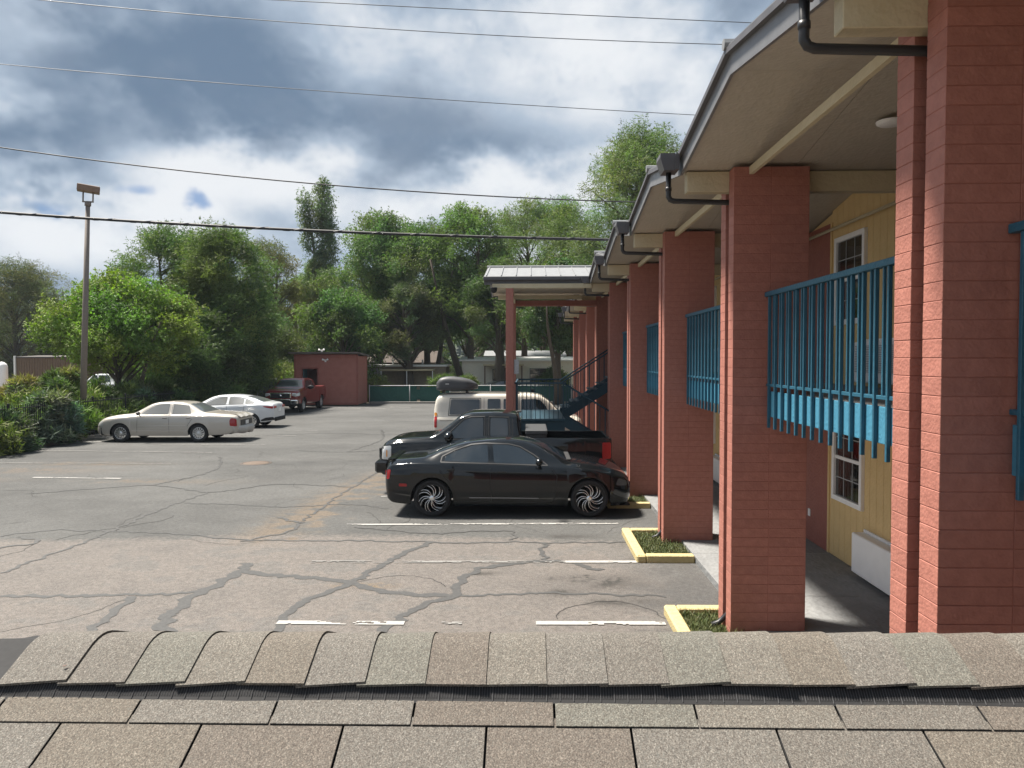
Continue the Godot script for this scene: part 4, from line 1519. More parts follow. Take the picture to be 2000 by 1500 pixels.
func pick_bed(t: Node3D, v: Dictionary, rail: float, floor_y: float) -> void:
	# inner walls, floor and tailgate of a pickup bed
	var x0: float = v.bed[0]
	var x1: float = v.bed[1]
	var zw: float = pw(v.half, (x0 + x1) / 2) - 0.056
	var st := mb()
	box(st, Vector3(x0 + 0.05, floor_y - 0.03, -zw + 0.07), Vector3(x1 - 0.002, floor_y, zw - 0.07))
	part("bed_floor", done(st), M.blackplastic, t)
	for s in [-1.0, 1.0]:
		var a: float = s * zw
		var b: float = s * (zw - 0.065)
		bpart("bed_side", Vector3(x0 + 0.03, floor_y, minf(a, b)), Vector3(x1, rail + 0.012, maxf(a, b)), v.paint, t, Vector3.ZERO, 0.012)
	bpart("tailgate", Vector3(x0 - 0.02, floor_y, -zw + 0.02), Vector3(x0 + 0.045, rail + 0.006, zw - 0.02), v.paint, t, Vector3.ZERO, 0.014)
	bpart("bed_front", Vector3(x1 - 0.05, floor_y, -zw + 0.066), Vector3(x1 + 0.01, rail + 0.008, zw - 0.066), v.paint, t, Vector3.ZERO, 0.006)

func V(a: Array) -> Array:
	var o := []
	for i in range(0, a.size(), 2):
		o.append(Vector2(a[i], a[i + 1]))
	return o

# shorten the overhangs beyond the wheels
func stretch(v: Dictionary, front: float, rear: float) -> Dictionary:
	var o := v.duplicate(true)
	var wf: float = v.wheels[1]
	var wb: float = v.wheels[0]
	var f := func(x: float) -> float:
		if x > wf: return wf + (x - wf) * front
		if x < wb: return wb + (x - wb) * rear
		return x
	o.x0 = f.call(v.x0)
	o.x1 = f.call(v.x1)
	for k in ["top", "belt", "sill", "half", "roof"]:
		for q in o[k]:
			q[0] = f.call(q[0])
	for l in o.lamps:
		for i in l[1].size():
			l[1][i] = Vector2(f.call(l[1][i].x), l[1][i].y)
	return o

func build_vehicles() -> void:
	M.tyre = mat(lin(0.016, 0.016, 0.017), 0.85)
	M.alloy = mat(lin(0.62, 0.63, 0.64), 0.28, 0.85)
	M.chrome = mat(lin(0.72, 0.72, 0.73), 0.12, 1.0)
	var cg := mat(lin(0.012, 0.018, 0.024), 0.03)
	cg.metallic_specular = 1.0
	M.carglass = cg
	var lg := mat(lin(0.035, 0.042, 0.043), 0.04, 0.15)
	lg.metallic_specular = 0.9
	lg.clearcoat_enabled = true
	M.clearglass = lg
	M.redlamp = paint(lin(0.30, 0.010, 0.012), 0.0, 0.25)
	M.clearlamp = paint(lin(0.55, 0.55, 0.54), 0.3, 0.2)
	M.amber = paint(lin(0.55, 0.20, 0.02), 0.0, 0.25)
	var blk := paint(lin(0.0045, 0.006, 0.0075), 0.0, 0.25)

	# black sedan, nose to the pillar
	var ch := {
		"x0": -2.54, "x1": 2.50, "wheels": [-1.525, 1.525], "wr": 0.365, "arch": 0.415, "rim": 0.285, "ww": 0.24, "win": 0.012, "style": "blades", "paint": blk, "tuck": 0.06, "flare": 0.012,
		"top": [[-2.54, 0.88], [-2.5, 1.02], [-2.42, 1.075], [-2.2, 1.10], [-1.75, 1.14], [-1.35, 1.28], [-0.95, 1.40], [-0.5, 1.465], [-0.1, 1.48], [0.22, 1.455], [0.55, 1.36], [0.85, 1.22], [1.10, 1.085], [1.2, 1.055], [1.7, 1.00], [2.1, 0.91], [2.36, 0.80], [2.47, 0.70], [2.5, 0.60]],
		"belt": [[-2.54, 0.80], [-2.48, 0.96], [-2.3, 1.02], [-1.6, 1.055], [-1.0, 1.035], [-0.2, 1.0], [0.7, 0.985], [1.2, 0.965], [1.8, 0.90], [2.2, 0.80], [2.42, 0.69], [2.5, 0.56]],
		"sill": [[-2.54, 0.50], [-2.5, 0.36], [-2.35, 0.27], [-1.9, 0.24], [-1.0, 0.215], [1.0, 0.205], [1.95, 0.21], [2.3, 0.22], [2.46, 0.30], [2.5, 0.38]],
		"half": [[-2.54, 0.70], [-2.5, 0.80], [-2.36, 0.875], [-2.0, 0.935], [-1.5, 0.955], [0.0, 0.945], [1.5, 0.95], [2.0, 0.915], [2.3, 0.82], [2.45, 0.68], [2.5, 0.52]],
		"roof": [[-2.54, 0.55], [-2.2, 0.70], [-1.75, 0.73], [-1.2, 0.66], [-0.6, 0.60], [0.2, 0.60], [0.7, 0.67], [1.1, 0.76], [1.5, 0.78], [2.1, 0.70], [2.4, 0.56], [2.5, 0.42]],
		"windows": [V([-0.32, 1.045, 0.62, 1.02, 0.40, 1.20, 0.16, 1.325, -0.04, 1.375, -0.36, 1.39]), V([-1.29, 1.085, -0.43, 1.05, -0.46, 1.385, -0.74, 1.365, -1.06, 1.27, -1.27, 1.17])],
		"trims": [V([-1.36, 1.07, 0.72, 1.005, 0.45, 1.20, 0.18, 1.345, -0.04, 1.395, -0.5, 1.41, -0.78, 1.385, -1.10, 1.285, -1.34, 1.17])],
		"seams": [V([-0.40, 1.04, -0.385, 0.7, -0.37, 0.30]), V([0.76, 1.0, 0.90, 0.80, 0.86, 0.40, 0.80, 0.29]), V([-1.36, 1.06, -1.37, 0.92, -1.30, 0.80, -1.17, 0.68]), V([-0.37, 0.30, 0.80, 0.29]), V([-1.05, 0.31, -0.37, 0.30]), V([-1.28, 1.09, -1.27, 1.17, -1.27, 1.17]), V([-1.10, 1.08, -1.10, 1.27])],
		"strips": [V([-0.80, 0.385, 0.54, 0.375])], "strip_mat": mat(lin(0.25, 0.26, 0.28), 0.25, 0.7),
		"handles": [Vector2(-1.16, 0.93), Vector2(-0.16, 0.885)], "handle_mat": blk, "mirror": Vector3(0.55, 1.03, 1.0),
		"windshield": [0.26, 1.09], "rear_glass": [-1.68, -0.82], "rim_mat": mat(lin(0.72, 0.73, 0.74), 0.22, 0.9), "rim_dark": mat(lin(0.008, 0.008, 0.009), 0.3),
		"lamps": [["side_marker", V([-2.22, 0.60, -2.05, 0.60, -2.05, 0.655, -2.22, 0.655]), M.redlamp], ["taillight", V([-2.50, 0.72, -2.43, 0.74, -2.40, 0.92, -2.48, 0.91]), M.redlamp], ["headlight", V([2.12, 0.62, 2.40, 0.60, 2.38, 0.69, 2.18, 0.76]), mat(lin(0.09, 0.095, 0.10), 0.1)]]}
	ch = stretch(ch, 0.86, 0.93)
	var t := vehicle("parked_sedan", "black four door sedan with silver bladed wheels beside the pillar", "car", ch, Vector3(-0.36, 0, -15.72), 0.004)
	bpart("grille", Vector3(2.30, 0.42, -0.42), Vector3(2.378, 0.62, 0.42), M.black, t, Vector3.ZERO, 0.01)
	bpart("front_lip", Vector3(1.98, 0.19, -0.70), Vector3(2.34, 0.225, 0.70), M.black, t, Vector3.ZERO, 0.01)
	bpart("rear_spoiler", Vector3(-2.43, 1.085, -0.66), Vector3(-2.28, 1.115, 0.66), blk, t, Vector3.ZERO, 0.012)
	bpart("rear_lamp_bar", Vector3(-2.485, 0.74, -0.62), Vector3(-2.465, 0.86, 0.62), M.redlamp, t, Vector3.ZERO, 0.006)
	bpart("number_plate", Vector3(-2.487, 0.52, -0.15), Vector3(-2.467, 0.67, 0.15), M.white, t)
	# wiper cowl with leaves caught in it
	bpart("cowl", Vector3(1.10, 1.075, -0.62), Vector3(1.19, 1.092, 0.62), M.blackplastic, t, Vector3.ZERO, 0.004)

	# black pickup, backed in: its nose points away from the motel
	var sv := {
		"x0": -2.66, "x1": 2.66, "wheels": [-1.62, 1.72], "wr": 0.385, "arch": 0.46, "rim": 0.25, "ww": 0.25, "win": 0.03, "style": "six", "paint": blk, "tuck": 0.03, "bed": [-2.62, -0.55], "flare": 0.02,
		"top": [[-2.66, 1.25], [-0.66, 1.27], [-0.62, 1.30], [-0.56, 1.70], [-0.48, 1.80], [0.0, 1.845], [0.5, 1.835], [0.75, 1.78], [1.05, 1.56], [1.38, 1.33], [1.5, 1.29], [2.1, 1.25], [2.45, 1.19], [2.58, 1.09], [2.66, 0.9]],
		"belt": [[-2.66, 1.24], [-0.7, 1.255], [-0.45, 1.20], [0.4, 1.20], [1.2, 1.20], [2.0, 1.185], [2.45, 1.12], [2.6, 1.0], [2.66, 0.82]],
		"sill": [[-2.66, 0.60], [-2.4, 0.50], [-1.0, 0.43], [1.0, 0.42], [2.2, 0.44], [2.55, 0.42], [2.66, 0.48]],
		"half": [[-2.66, 0.93], [-2.5, 0.985], [0.0, 1.0], [1.8, 1.0], [2.3, 0.975], [2.55, 0.91], [2.66, 0.80]],
		"roof": [[-2.66, 0.86], [-0.7, 0.86], [-0.55, 0.74], [0.0, 0.73], [0.6, 0.73], [1.0, 0.78], [1.4, 0.86], [2.2, 0.84], [2.66, 0.66]],
		"windows": [V([0.27, 1.27, 1.08, 1.26, 0.98, 1.40, 0.70, 1.66, 0.55, 1.71, 0.27, 1.72]), V([-0.31, 1.28, 0.10, 1.275, 0.10, 1.715, -0.28, 1.70])],
		"trims": [V([0.23, 1.245, 1.14, 1.235, 1.0, 1.43, 0.72, 1.69, 0.56, 1.74, 0.23, 1.75]), V([-0.35, 1.255, 0.14, 1.25, 0.14, 1.745, -0.32, 1.73])],
		"seams": [V([0.185, 1.76, 0.185, 0.5]), V([1.20, 1.19, 1.22, 0.75, 1.1, 0.5]), V([-0.40, 1.74, -0.42, 0.5]), V([-0.60, 1.25, -0.60, 0.48])],
		"handles": [Vector2(0.36, 1.08)], "handle_mat": blk, "mirror": Vector3(1.02, 1.26, 1.55), "mirror_mat": blk, "windshield": [0.80, 1.36],
		"lamps": [["headlight", V([2.36, 0.78, 2.59, 0.78, 2.57, 1.07, 2.36, 1.10]), M.clearlamp], ["taillight", V([-2.64, 0.80, -2.44, 0.80, -2.44, 1.17, -2.64, 1.17]), M.redlamp], ["turn_signal", V([2.45, 0.84, 2.48, 0.84, 2.48, 1.0, 2.45, 1.0]), M.amber]]}
	t = vehicle("pickup_truck", "black extended cab pickup truck backed in behind the black sedan", "pickup truck", sv, Vector3(-0.78, 0, -18.35), PI)
	pick_bed(t, sv, 1.255, 0.78)
	bpart("front_bumper", Vector3(2.42, 0.47, -0.98), Vector3(2.74, 0.75, 0.98), blk, t, Vector3.ZERO, 0.05)
	bpart("rear_bumper", Vector3(-2.80, 0.47, -0.92), Vector3(-2.64, 0.66, 0.92), M.darksteel, t, Vector3.ZERO, 0.03)
	bpart("rear_window", Vector3(-0.60, 1.32, -0.60), Vector3(-0.575, 1.66, 0.60), M.carglass, t)
	bpart("grille", Vector3(2.62, 0.78, -0.70), Vector3(2.685, 1.02, 0.70), M.black, t, Vector3.ZERO, 0.012)
	bpart("roof_lamp", Vector3(-0.60, 1.795, -0.16), Vector3(-0.50, 1.835, 0.16), M.black, t, Vector3.ZERO, 0.01)
	bpart("vent_visor", Vector3(-0.56, 1.25, -0.66), Vector3(-0.50, 1.28, 0.66), M.black, t)
	var tb := thing("toolbox", "dark metal toolbox standing across the bed of the black pickup", "toolbox", Vector3(0.17, 0.78, -18.35))
	bpart("box", Vector3(-0.24, 0, -0.84), Vector3(0.24, 0.56, 0.84), worn(lin(0.02, 0.021, 0.022), lin(0.03, 0.031, 0.032), 0.45, 1.0, 0.03, 0.0, 80), tb, Vector3.ZERO, 0.01)
	bpart("lid", Vector3(-0.255, 0.562, -0.855), Vector3(0.255, 0.66, 0.855), worn(lin(0.05, 0.052, 0.055), lin(0.07, 0.072, 0.075), 0.4, 1.0, 0.03, 0.0, 81), tb, Vector3.ZERO, 0.016)

	# cream van past the stair
	var cream := paint(lin(0.66, 0.62, 0.54), 0.0, 0.4)
	var vn := {
		"x0": -2.50, "x1": 2.55, "wheels": [-1.45, 1.50], "wr": 0.35, "arch": 0.42, "rim": 0.21, "ww": 0.22, "style": "six", "paint": cream, "tuck": 0.03,
		"top": [[-2.50, 1.40], [-2.46, 1.66], [-2.36, 1.82], [-2.1, 1.875], [-1.0, 1.90], [0.6, 1.89], [1.05, 1.84], [1.3, 1.72], [1.75, 1.28], [1.9, 1.18], [2.3, 1.10], [2.5, 1.0], [2.55, 0.85]],
		"belt": [[-2.50, 1.05], [-2.3, 1.08], [1.2, 1.08], [2.0, 1.04], [2.4, 0.98], [2.55, 0.78]],
		"sill": [[-2.50, 0.45], [-2.3, 0.36], [2.3, 0.34], [2.55, 0.44]],
		"half": [[-2.50, 0.90], [-2.4, 0.955], [0.0, 0.985], [1.8, 0.97], [2.3, 0.92], [2.55, 0.78]],
		"roof": [[-2.50, 0.76], [-2.2, 0.80], [0.8, 0.80], [1.3, 0.78], [1.8, 0.80], [2.3, 0.76], [2.55, 0.62]],
		"windows": [V([-1.98, 1.18, -0.94, 1.18, -0.94, 1.70, -1.92, 1.70]), V([-0.68, 1.20, -0.24, 1.20, -0.24, 1.71, -0.68, 1.71]), V([-0.14, 1.20, 0.28, 1.20, 0.28, 1.71, -0.14, 1.71]), V([0.46, 1.18, 1.42, 1.17, 1.32, 1.42, 1.12, 1.66, 0.96, 1.70, 0.46, 1.70])],
		"trims": [V([-2.01, 1.15, -0.91, 1.15, -0.91, 1.73, -1.95, 1.73])],
		"seams": [V([0.38, 1.78, 0.38, 0.4]), V([-0.80, 1.80, -0.80, 0.4]), V([1.55, 1.12, 1.45, 0.75])],
		"strips": [V([-2.3, 0.98, 1.5, 0.98])], "strip_mat": mat(lin(0.10, 0.075, 0.05), 0.5), "mirror": Vector3(1.35, 1.20, 1.3), "mirror_mat": M.black, "windshield": [1.16, 1.72],
		"lamps": [["taillight", V([-2.49, 0.74, -2.39, 0.74, -2.39, 1.12, -2.49, 1.12]), M.redlamp], ["turn_signal", V([-2.49, 1.13, -2.39, 1.13, -2.39, 1.25, -2.49, 1.25]), M.amber]]}
	t = vehicle("parked_van", "cream van with tinted windows parked beyond the stair porch", "van", vn, Vector3(-0.72, 0, -26.8), 0.0)
	for s in [-0.62, 0.62]:
		bpart("roof_rail", Vector3(-2.1, 1.875, s - 0.015), Vector3(0.4, 1.915, s + 0.015), M.darksteel, t)
	bpart("rear_bumper", Vector3(-2.62, 0.42, -0.92), Vector3(-2.48, 0.60, 0.92), M.darksteel, t, Vector3.ZERO, 0.03)
	var cb := thing("cargo_box", "dark grey rooftop cargo box strapped on the cream van", "cargo box", Vector3(-2.48, 1.90, -26.45))
	var gsm := worn(lin(0.045, 0.046, 0.05), lin(0.065, 0.066, 0.07), 0.5, 2.0, 0.05, 0.0, 82)
	for half in 2:
		var st := mb(true)
		var rings := []
		for i in 13:
			var f := i / 12.0
			var x := lerpf(-0.68, 0.72, f)
			var hgt := pw([[0.0, 0.20], [0.08, 0.34], [0.3, 0.40], [0.6, 0.36], [0.85, 0.26], [1.0, 0.12]], f) if half == 0 else -pw([[0.0, 0.05], [0.1, 0.10], [0.8, 0.09], [1.0, 0.03]], f)
			var wd := pw([[0.0, 0.28], [0.1, 0.38], [0.7, 0.38], [0.92, 0.27], [1.0, 0.15]], f) + (0.012 if half == 1 else 0.0)
			var ring := []
			for k in 13:
				var a := PI * k / 12.0
				var cx := signf(cos(a)) * pow(absf(cos(a)), 0.45)
				var cy := pow(sin(a), 0.55)
				ring.append(Vector3(x, 0.17 + hgt * cy, wd * cx))
			rings.append(ring)
		for i in 12:
			for k in 12:
				if half == 0:
					quad(st, rings[i][k], rings[i + 1][k], rings[i + 1][k + 1], rings[i][k + 1])
				else:
					quad(st, rings[i][k + 1], rings[i + 1][k + 1], rings[i + 1][k], rings[i][k])
		for e in [0, 12]:
			for k in range(1, 12):
				if (e == 0) == (half == 0):
					tri(st, rings[e][0], rings[e][k], rings[e][k + 1])
				else:
					tri(st, rings[e][0], rings[e][k + 1], rings[e][k])
		part("lid" if half == 0 else "base_shell", done(st), gsm, cb)
	bpart("badge", Vector3(-0.36, 0.30, 0.372), Vector3(-0.24, 0.325, 0.384), M.alloy, cb)
	for x in [-0.45, 0.35]:
		bpart("mount", Vector3(x - 0.03, 0.0, -0.30), Vector3(x + 0.03, 0.075, 0.30), M.black, cb)

	# beige old sedan on the left, its tail dented
	var beige := paint(lin(0.46, 0.43, 0.385), 0.3, 0.35)
	var gm := {
		"x0": -2.90, "x1": 2.45, "wheels": [-1.455, 1.455], "wr": 0.335, "arch": 0.385, "rim": 0.225, "ww": 0.21, "win": 0.03, "style": "many", "paint": beige, "tuck": 0.05, "flare": 0.012,
		"top": [[-2.90, 0.86], [-2.84, 0.97], [-2.7, 1.01], [-2.2, 1.045], [-1.72, 1.08], [-1.62, 1.10], [-1.0, 1.40], [-0.75, 1.46], [-0.3, 1.49], [0.15, 1.47], [0.35, 1.43], [0.95, 1.10], [1.05, 1.06], [1.6, 1.0], [2.15, 0.88], [2.36, 0.76], [2.45, 0.62]],
		"belt": [[-2.90, 0.80], [-2.8, 0.93], [-2.2, 0.985], [-1.4, 1.0], [0.6, 0.985], [1.2, 0.95], [1.9, 0.87], [2.25, 0.76], [2.45, 0.56]],
		"sill": [[-2.90, 0.44], [-2.82, 0.34], [-2.4, 0.28], [-1.0, 0.24], [1.0, 0.24], [2.2, 0.25], [2.38, 0.30], [2.45, 0.36]],
		"half": [[-2.90, 0.78], [-2.82, 0.88], [-2.4, 0.95], [-1.4, 0.98], [0.0, 0.985], [1.4, 0.975], [2.0, 0.93], [2.32, 0.82], [2.45, 0.66]],
		"roof": [[-2.90, 0.66], [-2.2, 0.80], [-1.7, 0.80], [-1.0, 0.68], [-0.6, 0.64], [0.2, 0.63], [0.6, 0.70], [1.0, 0.80], [2.0, 0.76], [2.45, 0.54]],
		"windows": [V([-0.33, 1.04, 0.74, 1.02, 0.60, 1.13, 0.20, 1.365, 0.02, 1.40, -0.30, 1.41]), V([-1.18, 1.05, -0.43, 1.04, -0.40, 1.405, -1.02, 1.37])],
		"trims": [V([-0.36, 1.015, 0.84, 0.995, 0.62, 1.16, 0.22, 1.395, 0.0, 1.43, -0.33, 1.44]), V([-1.23, 1.02, -0.46, 1.01, -0.43, 1.435, -1.04, 1.395])], "trim_mat": mat(lin(0.42, 0.40, 0.37), 0.3, 0.5),
		"seams": [V([-0.37, 1.0, -0.38, 0.30]), V([0.80, 0.98, 0.82, 0.30]), V([-1.26, 1.0, -1.22, 0.85, -1.05, 0.6]), V([-0.83, 1.04, -0.83, 1.39])],
		"strips": [V([-1.0, 0.62, 0.80, 0.61]), V([-1.02, 0.43, 1.02, 0.43])], "strip_mat": mat(lin(0.60, 0.58, 0.54), 0.35, 0.4),
		"handles": [Vector2(-0.22, 0.90), Vector2(-1.1, 0.905)], "handle_mat": mat(lin(0.07, 0.065, 0.06), 0.5), "mirror": Vector3(0.70, 1.02, 0.95), "mirror_mat": mat(lin(0.10, 0.095, 0.09), 0.4), "glass": M.clearglass,
		"windshield": [0.36, 0.93], "rear_glass": [-1.62, -1.0], "back_glass": M.clearglass,
		"lamps": [["taillight", V([-2.86, 0.58, -2.62, 0.60, -2.60, 0.80, -2.66, 0.90, -2.84, 0.86]), M.redlamp], ["headlight", V([2.10, 0.62, 2.38, 0.60, 2.33, 0.73, 2.12, 0.80]), M.clearlamp]]}
	t = vehicle("parked_sedan", "beige old sedan with a dented tail beside the hedge", "car", gm, Vector3(-13.68, 0, -28.98), PI + 0.01)
	bpart("rear_panel", Vector3(-2.925, 0.60, -0.58), Vector3(-2.89, 0.80, 0.58), mat(lin(0.05, 0.048, 0.045), 0.5), t, Vector3.ZERO, 0.01)
	# the bumper skin has come loose and droops
	var st := mb(true)
	var rg := []
	for i in 13:
		var f := lerpf(-1.0, 1.0, i / 12.0)
		var xx := -2.98 + 0.30 * pow(absf(f), 4.0) - 0.012 * sin(i * 2.1)
		var sag := 0.018 * sin(i * 1.3) - 0.04 * f
		rg.append([Vector3(xx + 0.06, 0.585 + sag * 0.4, f * 0.93), Vector3(xx - 0.05, 0.56 + sag * 0.5, f * 0.93), Vector3(xx - 0.07, 0.45 + sag, f * 0.93), Vector3(xx - 0.01, 0.30 + sag * 1.2, f * 0.93), Vector3(xx + 0.08, 0.28 + sag, f * 0.92)])
	for i in 12:
		for k in 4:
			quad(st, rg[i][k], rg[i][k + 1], rg[i + 1][k + 1], rg[i + 1][k])
	var bs := part("loose_bumper", done(st), worn(lin(0.40, 0.385, 0.36), lin(0.56, 0.54, 0.51), 0.5, 1.5, 0.05, 2.0, 83), t)
	bs.set_meta("label", "dented grey bumper skin hanging loose")
	# buckled boot lid
	st = mb()
	var gl := []
	for i in 7:
		var row := []
		for k in 9:
			var f := lerpf(-1.0, 1.0, k / 8.0)
			var x := lerpf(-2.55, -2.96, i / 6.0)
			row.append(Vector3(x, 1.035 - 0.02 * (i / 6.0) + 0.016 * sin(k * 1.9 + i * 0.9) * (i / 6.0) - 0.10 * pow(i / 6.0, 3.0), f * 0.68))
		gl.append(row)
	for i in 6:
		for k in 8:
			quad(st, gl[i][k], gl[i][k + 1], gl[i + 1][k + 1], gl[i + 1][k])
	part("boot_lid", done(st), beige, t)
	# seats and wheel seen through the glass are dark shapes; a plate hangs at the rear
	bpart("number_plate", Vector3(-2.94, 0.62, -0.15), Vector3(-2.927, 0.76, 0.15), M.white, t)

	# white compact sedan behind it
	var white := paint(lin(0.60, 0.62, 0.64), 0.0, 0.35)
	var fo := {
		"x0": -2.28, "x1": 2.25, "wheels": [-1.325, 1.325], "wr": 0.32, "arch": 0.37, "rim": 0.215, "ww": 0.21, "win": 0.02, "style": "ten", "paint": white, "tuck": 0.05, "flare": 0.012,
		"top": [[-2.28, 0.92], [-2.24, 1.05], [-2.15, 1.10], [-1.85, 1.14], [-1.3, 1.33], [-0.8, 1.43], [-0.3, 1.475], [0.2, 1.46], [0.5, 1.40], [1.15, 1.07], [1.3, 1.02], [1.8, 0.92], [2.1, 0.80], [2.25, 0.62]],
		"belt": [[-2.28, 0.84], [-2.2, 1.0], [-1.8, 1.06], [-1.0, 1.05], [0.2, 0.99], [1.0, 0.955], [1.7, 0.86], [2.1, 0.72], [2.25, 0.54]],
		"sill": [[-2.28, 0.46], [-2.22, 0.33], [-1.8, 0.27], [-0.8, 0.22], [0.8, 0.2], [1.9, 0.22], [2.25, 0.30]],
		"half": [[-2.28, 0.70], [-2.2, 0.80], [-1.9, 0.87], [-1.3, 0.905], [0.0, 0.91], [1.3, 0.905], [1.8, 0.86], [2.1, 0.74], [2.25, 0.55]],
		"roof": [[-2.28, 0.55], [-1.8, 0.70], [-1.2, 0.62], [-0.5, 0.57], [0.3, 0.58], [0.8, 0.66], [1.2, 0.74], [1.8, 0.68], [2.25, 0.4]],
		"windows": [V([-0.16, 1.06, 0.86, 1.03, 0.60, 1.18, 0.32, 1.31, 0.05, 1.37, -0.16, 1.375]), V([-0.95, 1.085, -0.26, 1.065, -0.26, 1.375, -0.60, 1.355, -0.93, 1.29]), V([-1.42, 1.10, -1.01, 1.088, -1.0, 1.265, -1.2, 1.19])],
		"trims": [V([-1.5, 1.085, 0.93, 1.01, 0.62, 1.21, 0.33, 1.34, 0.05, 1.395, -0.3, 1.40, -0.62, 1.38, -0.96, 1.31, -1.25, 1.20])],
		"seams": [V([-0.20, 1.05, -0.22, 0.32]), V([0.92, 1.0, 0.93, 0.36]), V([-1.0, 1.08, -0.98, 0.85, -0.85, 0.6])],
		"handles": [Vector2(-0.06, 0.92), Vector2(-0.86, 0.96)], "handle_mat": white, "mirror": Vector3(0.78, 1.04, 0.95), "glass": M.clearglass, "windshield": [0.52, 1.13], "rear_glass": [-1.78, -1.0], "back_glass": M.clearglass,
		"lamps": [["taillight", V([-2.25, 0.86, -2.0, 0.90, -1.80, 0.97, -1.95, 0.985, -2.24, 0.97]), M.redlamp], ["headlight", V([1.75, 0.68, 2.12, 0.60, 2.08, 0.68, 1.75, 0.80]), M.clearlamp], ["bumper_band", V([-2.26, 0.36, -1.74, 0.31, -1.73, 0.37, -1.95, 0.47, -2.26, 0.50]), M.blackplastic]]}
	t = vehicle("parked_sedan", "white compact sedan parked between the beige sedan and red pickup", "car", fo, Vector3(-13.62, 0, -34.65), PI - 0.01)
	bpart("rear_valance", Vector3(-2.34, 0.30, -0.66), Vector3(-2.27, 0.47, 0.66), M.blackplastic, t, Vector3.ZERO, 0.02)
	for s in [-1.0, 1.0]:
		bpart("rear_lamp", Vector3(-2.295, 0.87, minf(s * 0.40, s * 0.69)), Vector3(-2.265, 0.975, maxf(s * 0.40, s * 0.69)), M.redlamp, t, Vector3.ZERO, 0.01)
	bpart("number_plate", Vector3(-2.297, 0.72, -0.16), Vector3(-2.283, 0.86, 0.16), M.white, t)
	# white car out on the road, seen over the hedge
	t = vehicle("parked_sedan", "white car beyond the hedge at the left edge, mostly hidden", "car", fo, Vector3(-27.0, 0.0, -37.5), 0.1)

	# red pickup facing the camera
	var red := paint(lin(0.16, 0.022, 0.020), 0.2, 0.3)
	var tv := {
		"x0": -2.85, "x1": 2.85, "wheels": [-1.72, 1.80], "wr": 0.41, "arch": 0.48, "rim": 0.25, "ww": 0.27, "win": 0.02, "style": "six", "paint": red, "tuck": 0.03, "bed": [-2.81, -0.72], "flare": 0.03,
		"top": [[-2.85, 1.36], [-0.85, 1.38], [-0.80, 1.42], [-0.72, 1.80], [-0.6, 1.90], [0.0, 1.945], [0.55, 1.935], [0.85, 1.86], [1.4, 1.45], [1.55, 1.40], [2.2, 1.34], [2.6, 1.26], [2.76, 1.14], [2.85, 0.98]],
		"belt": [[-2.85, 1.35], [-0.8, 1.36], [-0.5, 1.30], [1.2, 1.30], [2.1, 1.27], [2.6, 1.18], [2.78, 1.05], [2.85, 0.90]],
		"sill": [[-2.85, 0.64], [-2.5, 0.54], [0.0, 0.46], [2.4, 0.52], [2.85, 0.62]],
		"half": [[-2.85, 0.95], [-2.6, 1.01], [1.9, 1.02], [2.4, 1.0], [2.7, 0.94], [2.85, 0.84]],
		"roof": [[-2.85, 0.88], [-0.8, 0.87], [-0.6, 0.74], [0.6, 0.74], [1.1, 0.81], [1.5, 0.88], [2.4, 0.86], [2.85, 0.72]],
		"windows": [V([0.15, 1.37, 1.18, 1.36, 1.05, 1.52, 0.78, 1.77, 0.15, 1.82]), V([-0.5, 1.38, 0.03, 1.37, 0.03, 1.82, -0.46, 1.80])],
		"seams": [V([0.09, 1.85, 0.09, 0.55]), V([1.26, 1.28, 1.25, 0.7]), V([-0.62, 1.35, -0.62, 0.55])],
		"handles": [Vector2(0.25, 1.16), Vector2(-0.40, 1.16)], "mirror": Vector3(1.12, 1.36, 1.6), "mirror_mat": M.black, "glass": M.carglass, "front_glass": M.clearglass, "windshield": [0.90, 1.42],
		"lamps": [["headlight", V([2.45, 0.98, 2.80, 0.96, 2.76, 1.10, 2.45, 1.17]), M.clearlamp], ["taillight", V([-2.83, 0.92, -2.66, 0.92, -2.66, 1.30, -2.83, 1.30]), M.redlamp]]}
	t = vehicle("pickup_truck", "dark red pickup truck facing out in front of the red shed", "pickup truck", tv, Vector3(-13.98, 0, -45.9), -PI / 2 - 0.02)
	pick_bed(t, tv, 1.365, 0.85)
	bpart("grille_surround", Vector3(2.80, 0.84, -0.62), Vector3(2.885, 1.17, 0.62), M.chrome, t, Vector3.ZERO, 0.05)
	bpart("grille", Vector3(2.86, 0.87, -0.52), Vector3(2.90, 1.10, 0.52), M.black, t, Vector3.ZERO, 0.012)
	var em := mb(true)
	lathe(em, [Vector2(0.0, 0.012), Vector2(0.07, 0.012), Vector2(0.085, 0.0)], 20, Transform3D(Basis(Vector3.UP, PI / 2).scaled(Vector3(1, 0.8, 1)), Vector3(2.902, 0.99, 0)))
	part("grille_emblem", done(em), M.chrome, t)
	for s in [-1.0, 1.0]:
		bpart("headlight", Vector3(2.70, 0.93, minf(s * 0.63, s * 0.90)), Vector3(2.845, 1.13, maxf(s * 0.63, s * 0.90)), M.clearlamp, t, Vector3.ZERO, 0.04)
		bpart("bumper_end", Vector3(2.66, 0.50, minf(s * 0.55, s * 1.0)), Vector3(2.93, 0.76, maxf(s * 0.55, s * 1.0)), M.chrome, t, Vector3.ZERO, 0.05)
		bpart("fog_lamp", Vector3(2.92, 0.56, minf(s * 0.66, s * 0.84)), Vector3(2.937, 0.70, maxf(s * 0.66, s * 0.84)), M.black, t, Vector3.ZERO, 0.005)
	bpart("bumper_valance", Vector3(2.66, 0.44, -0.56), Vector3(2.92, 0.72, 0.56), M.blackplastic, t, Vector3.ZERO, 0.03)
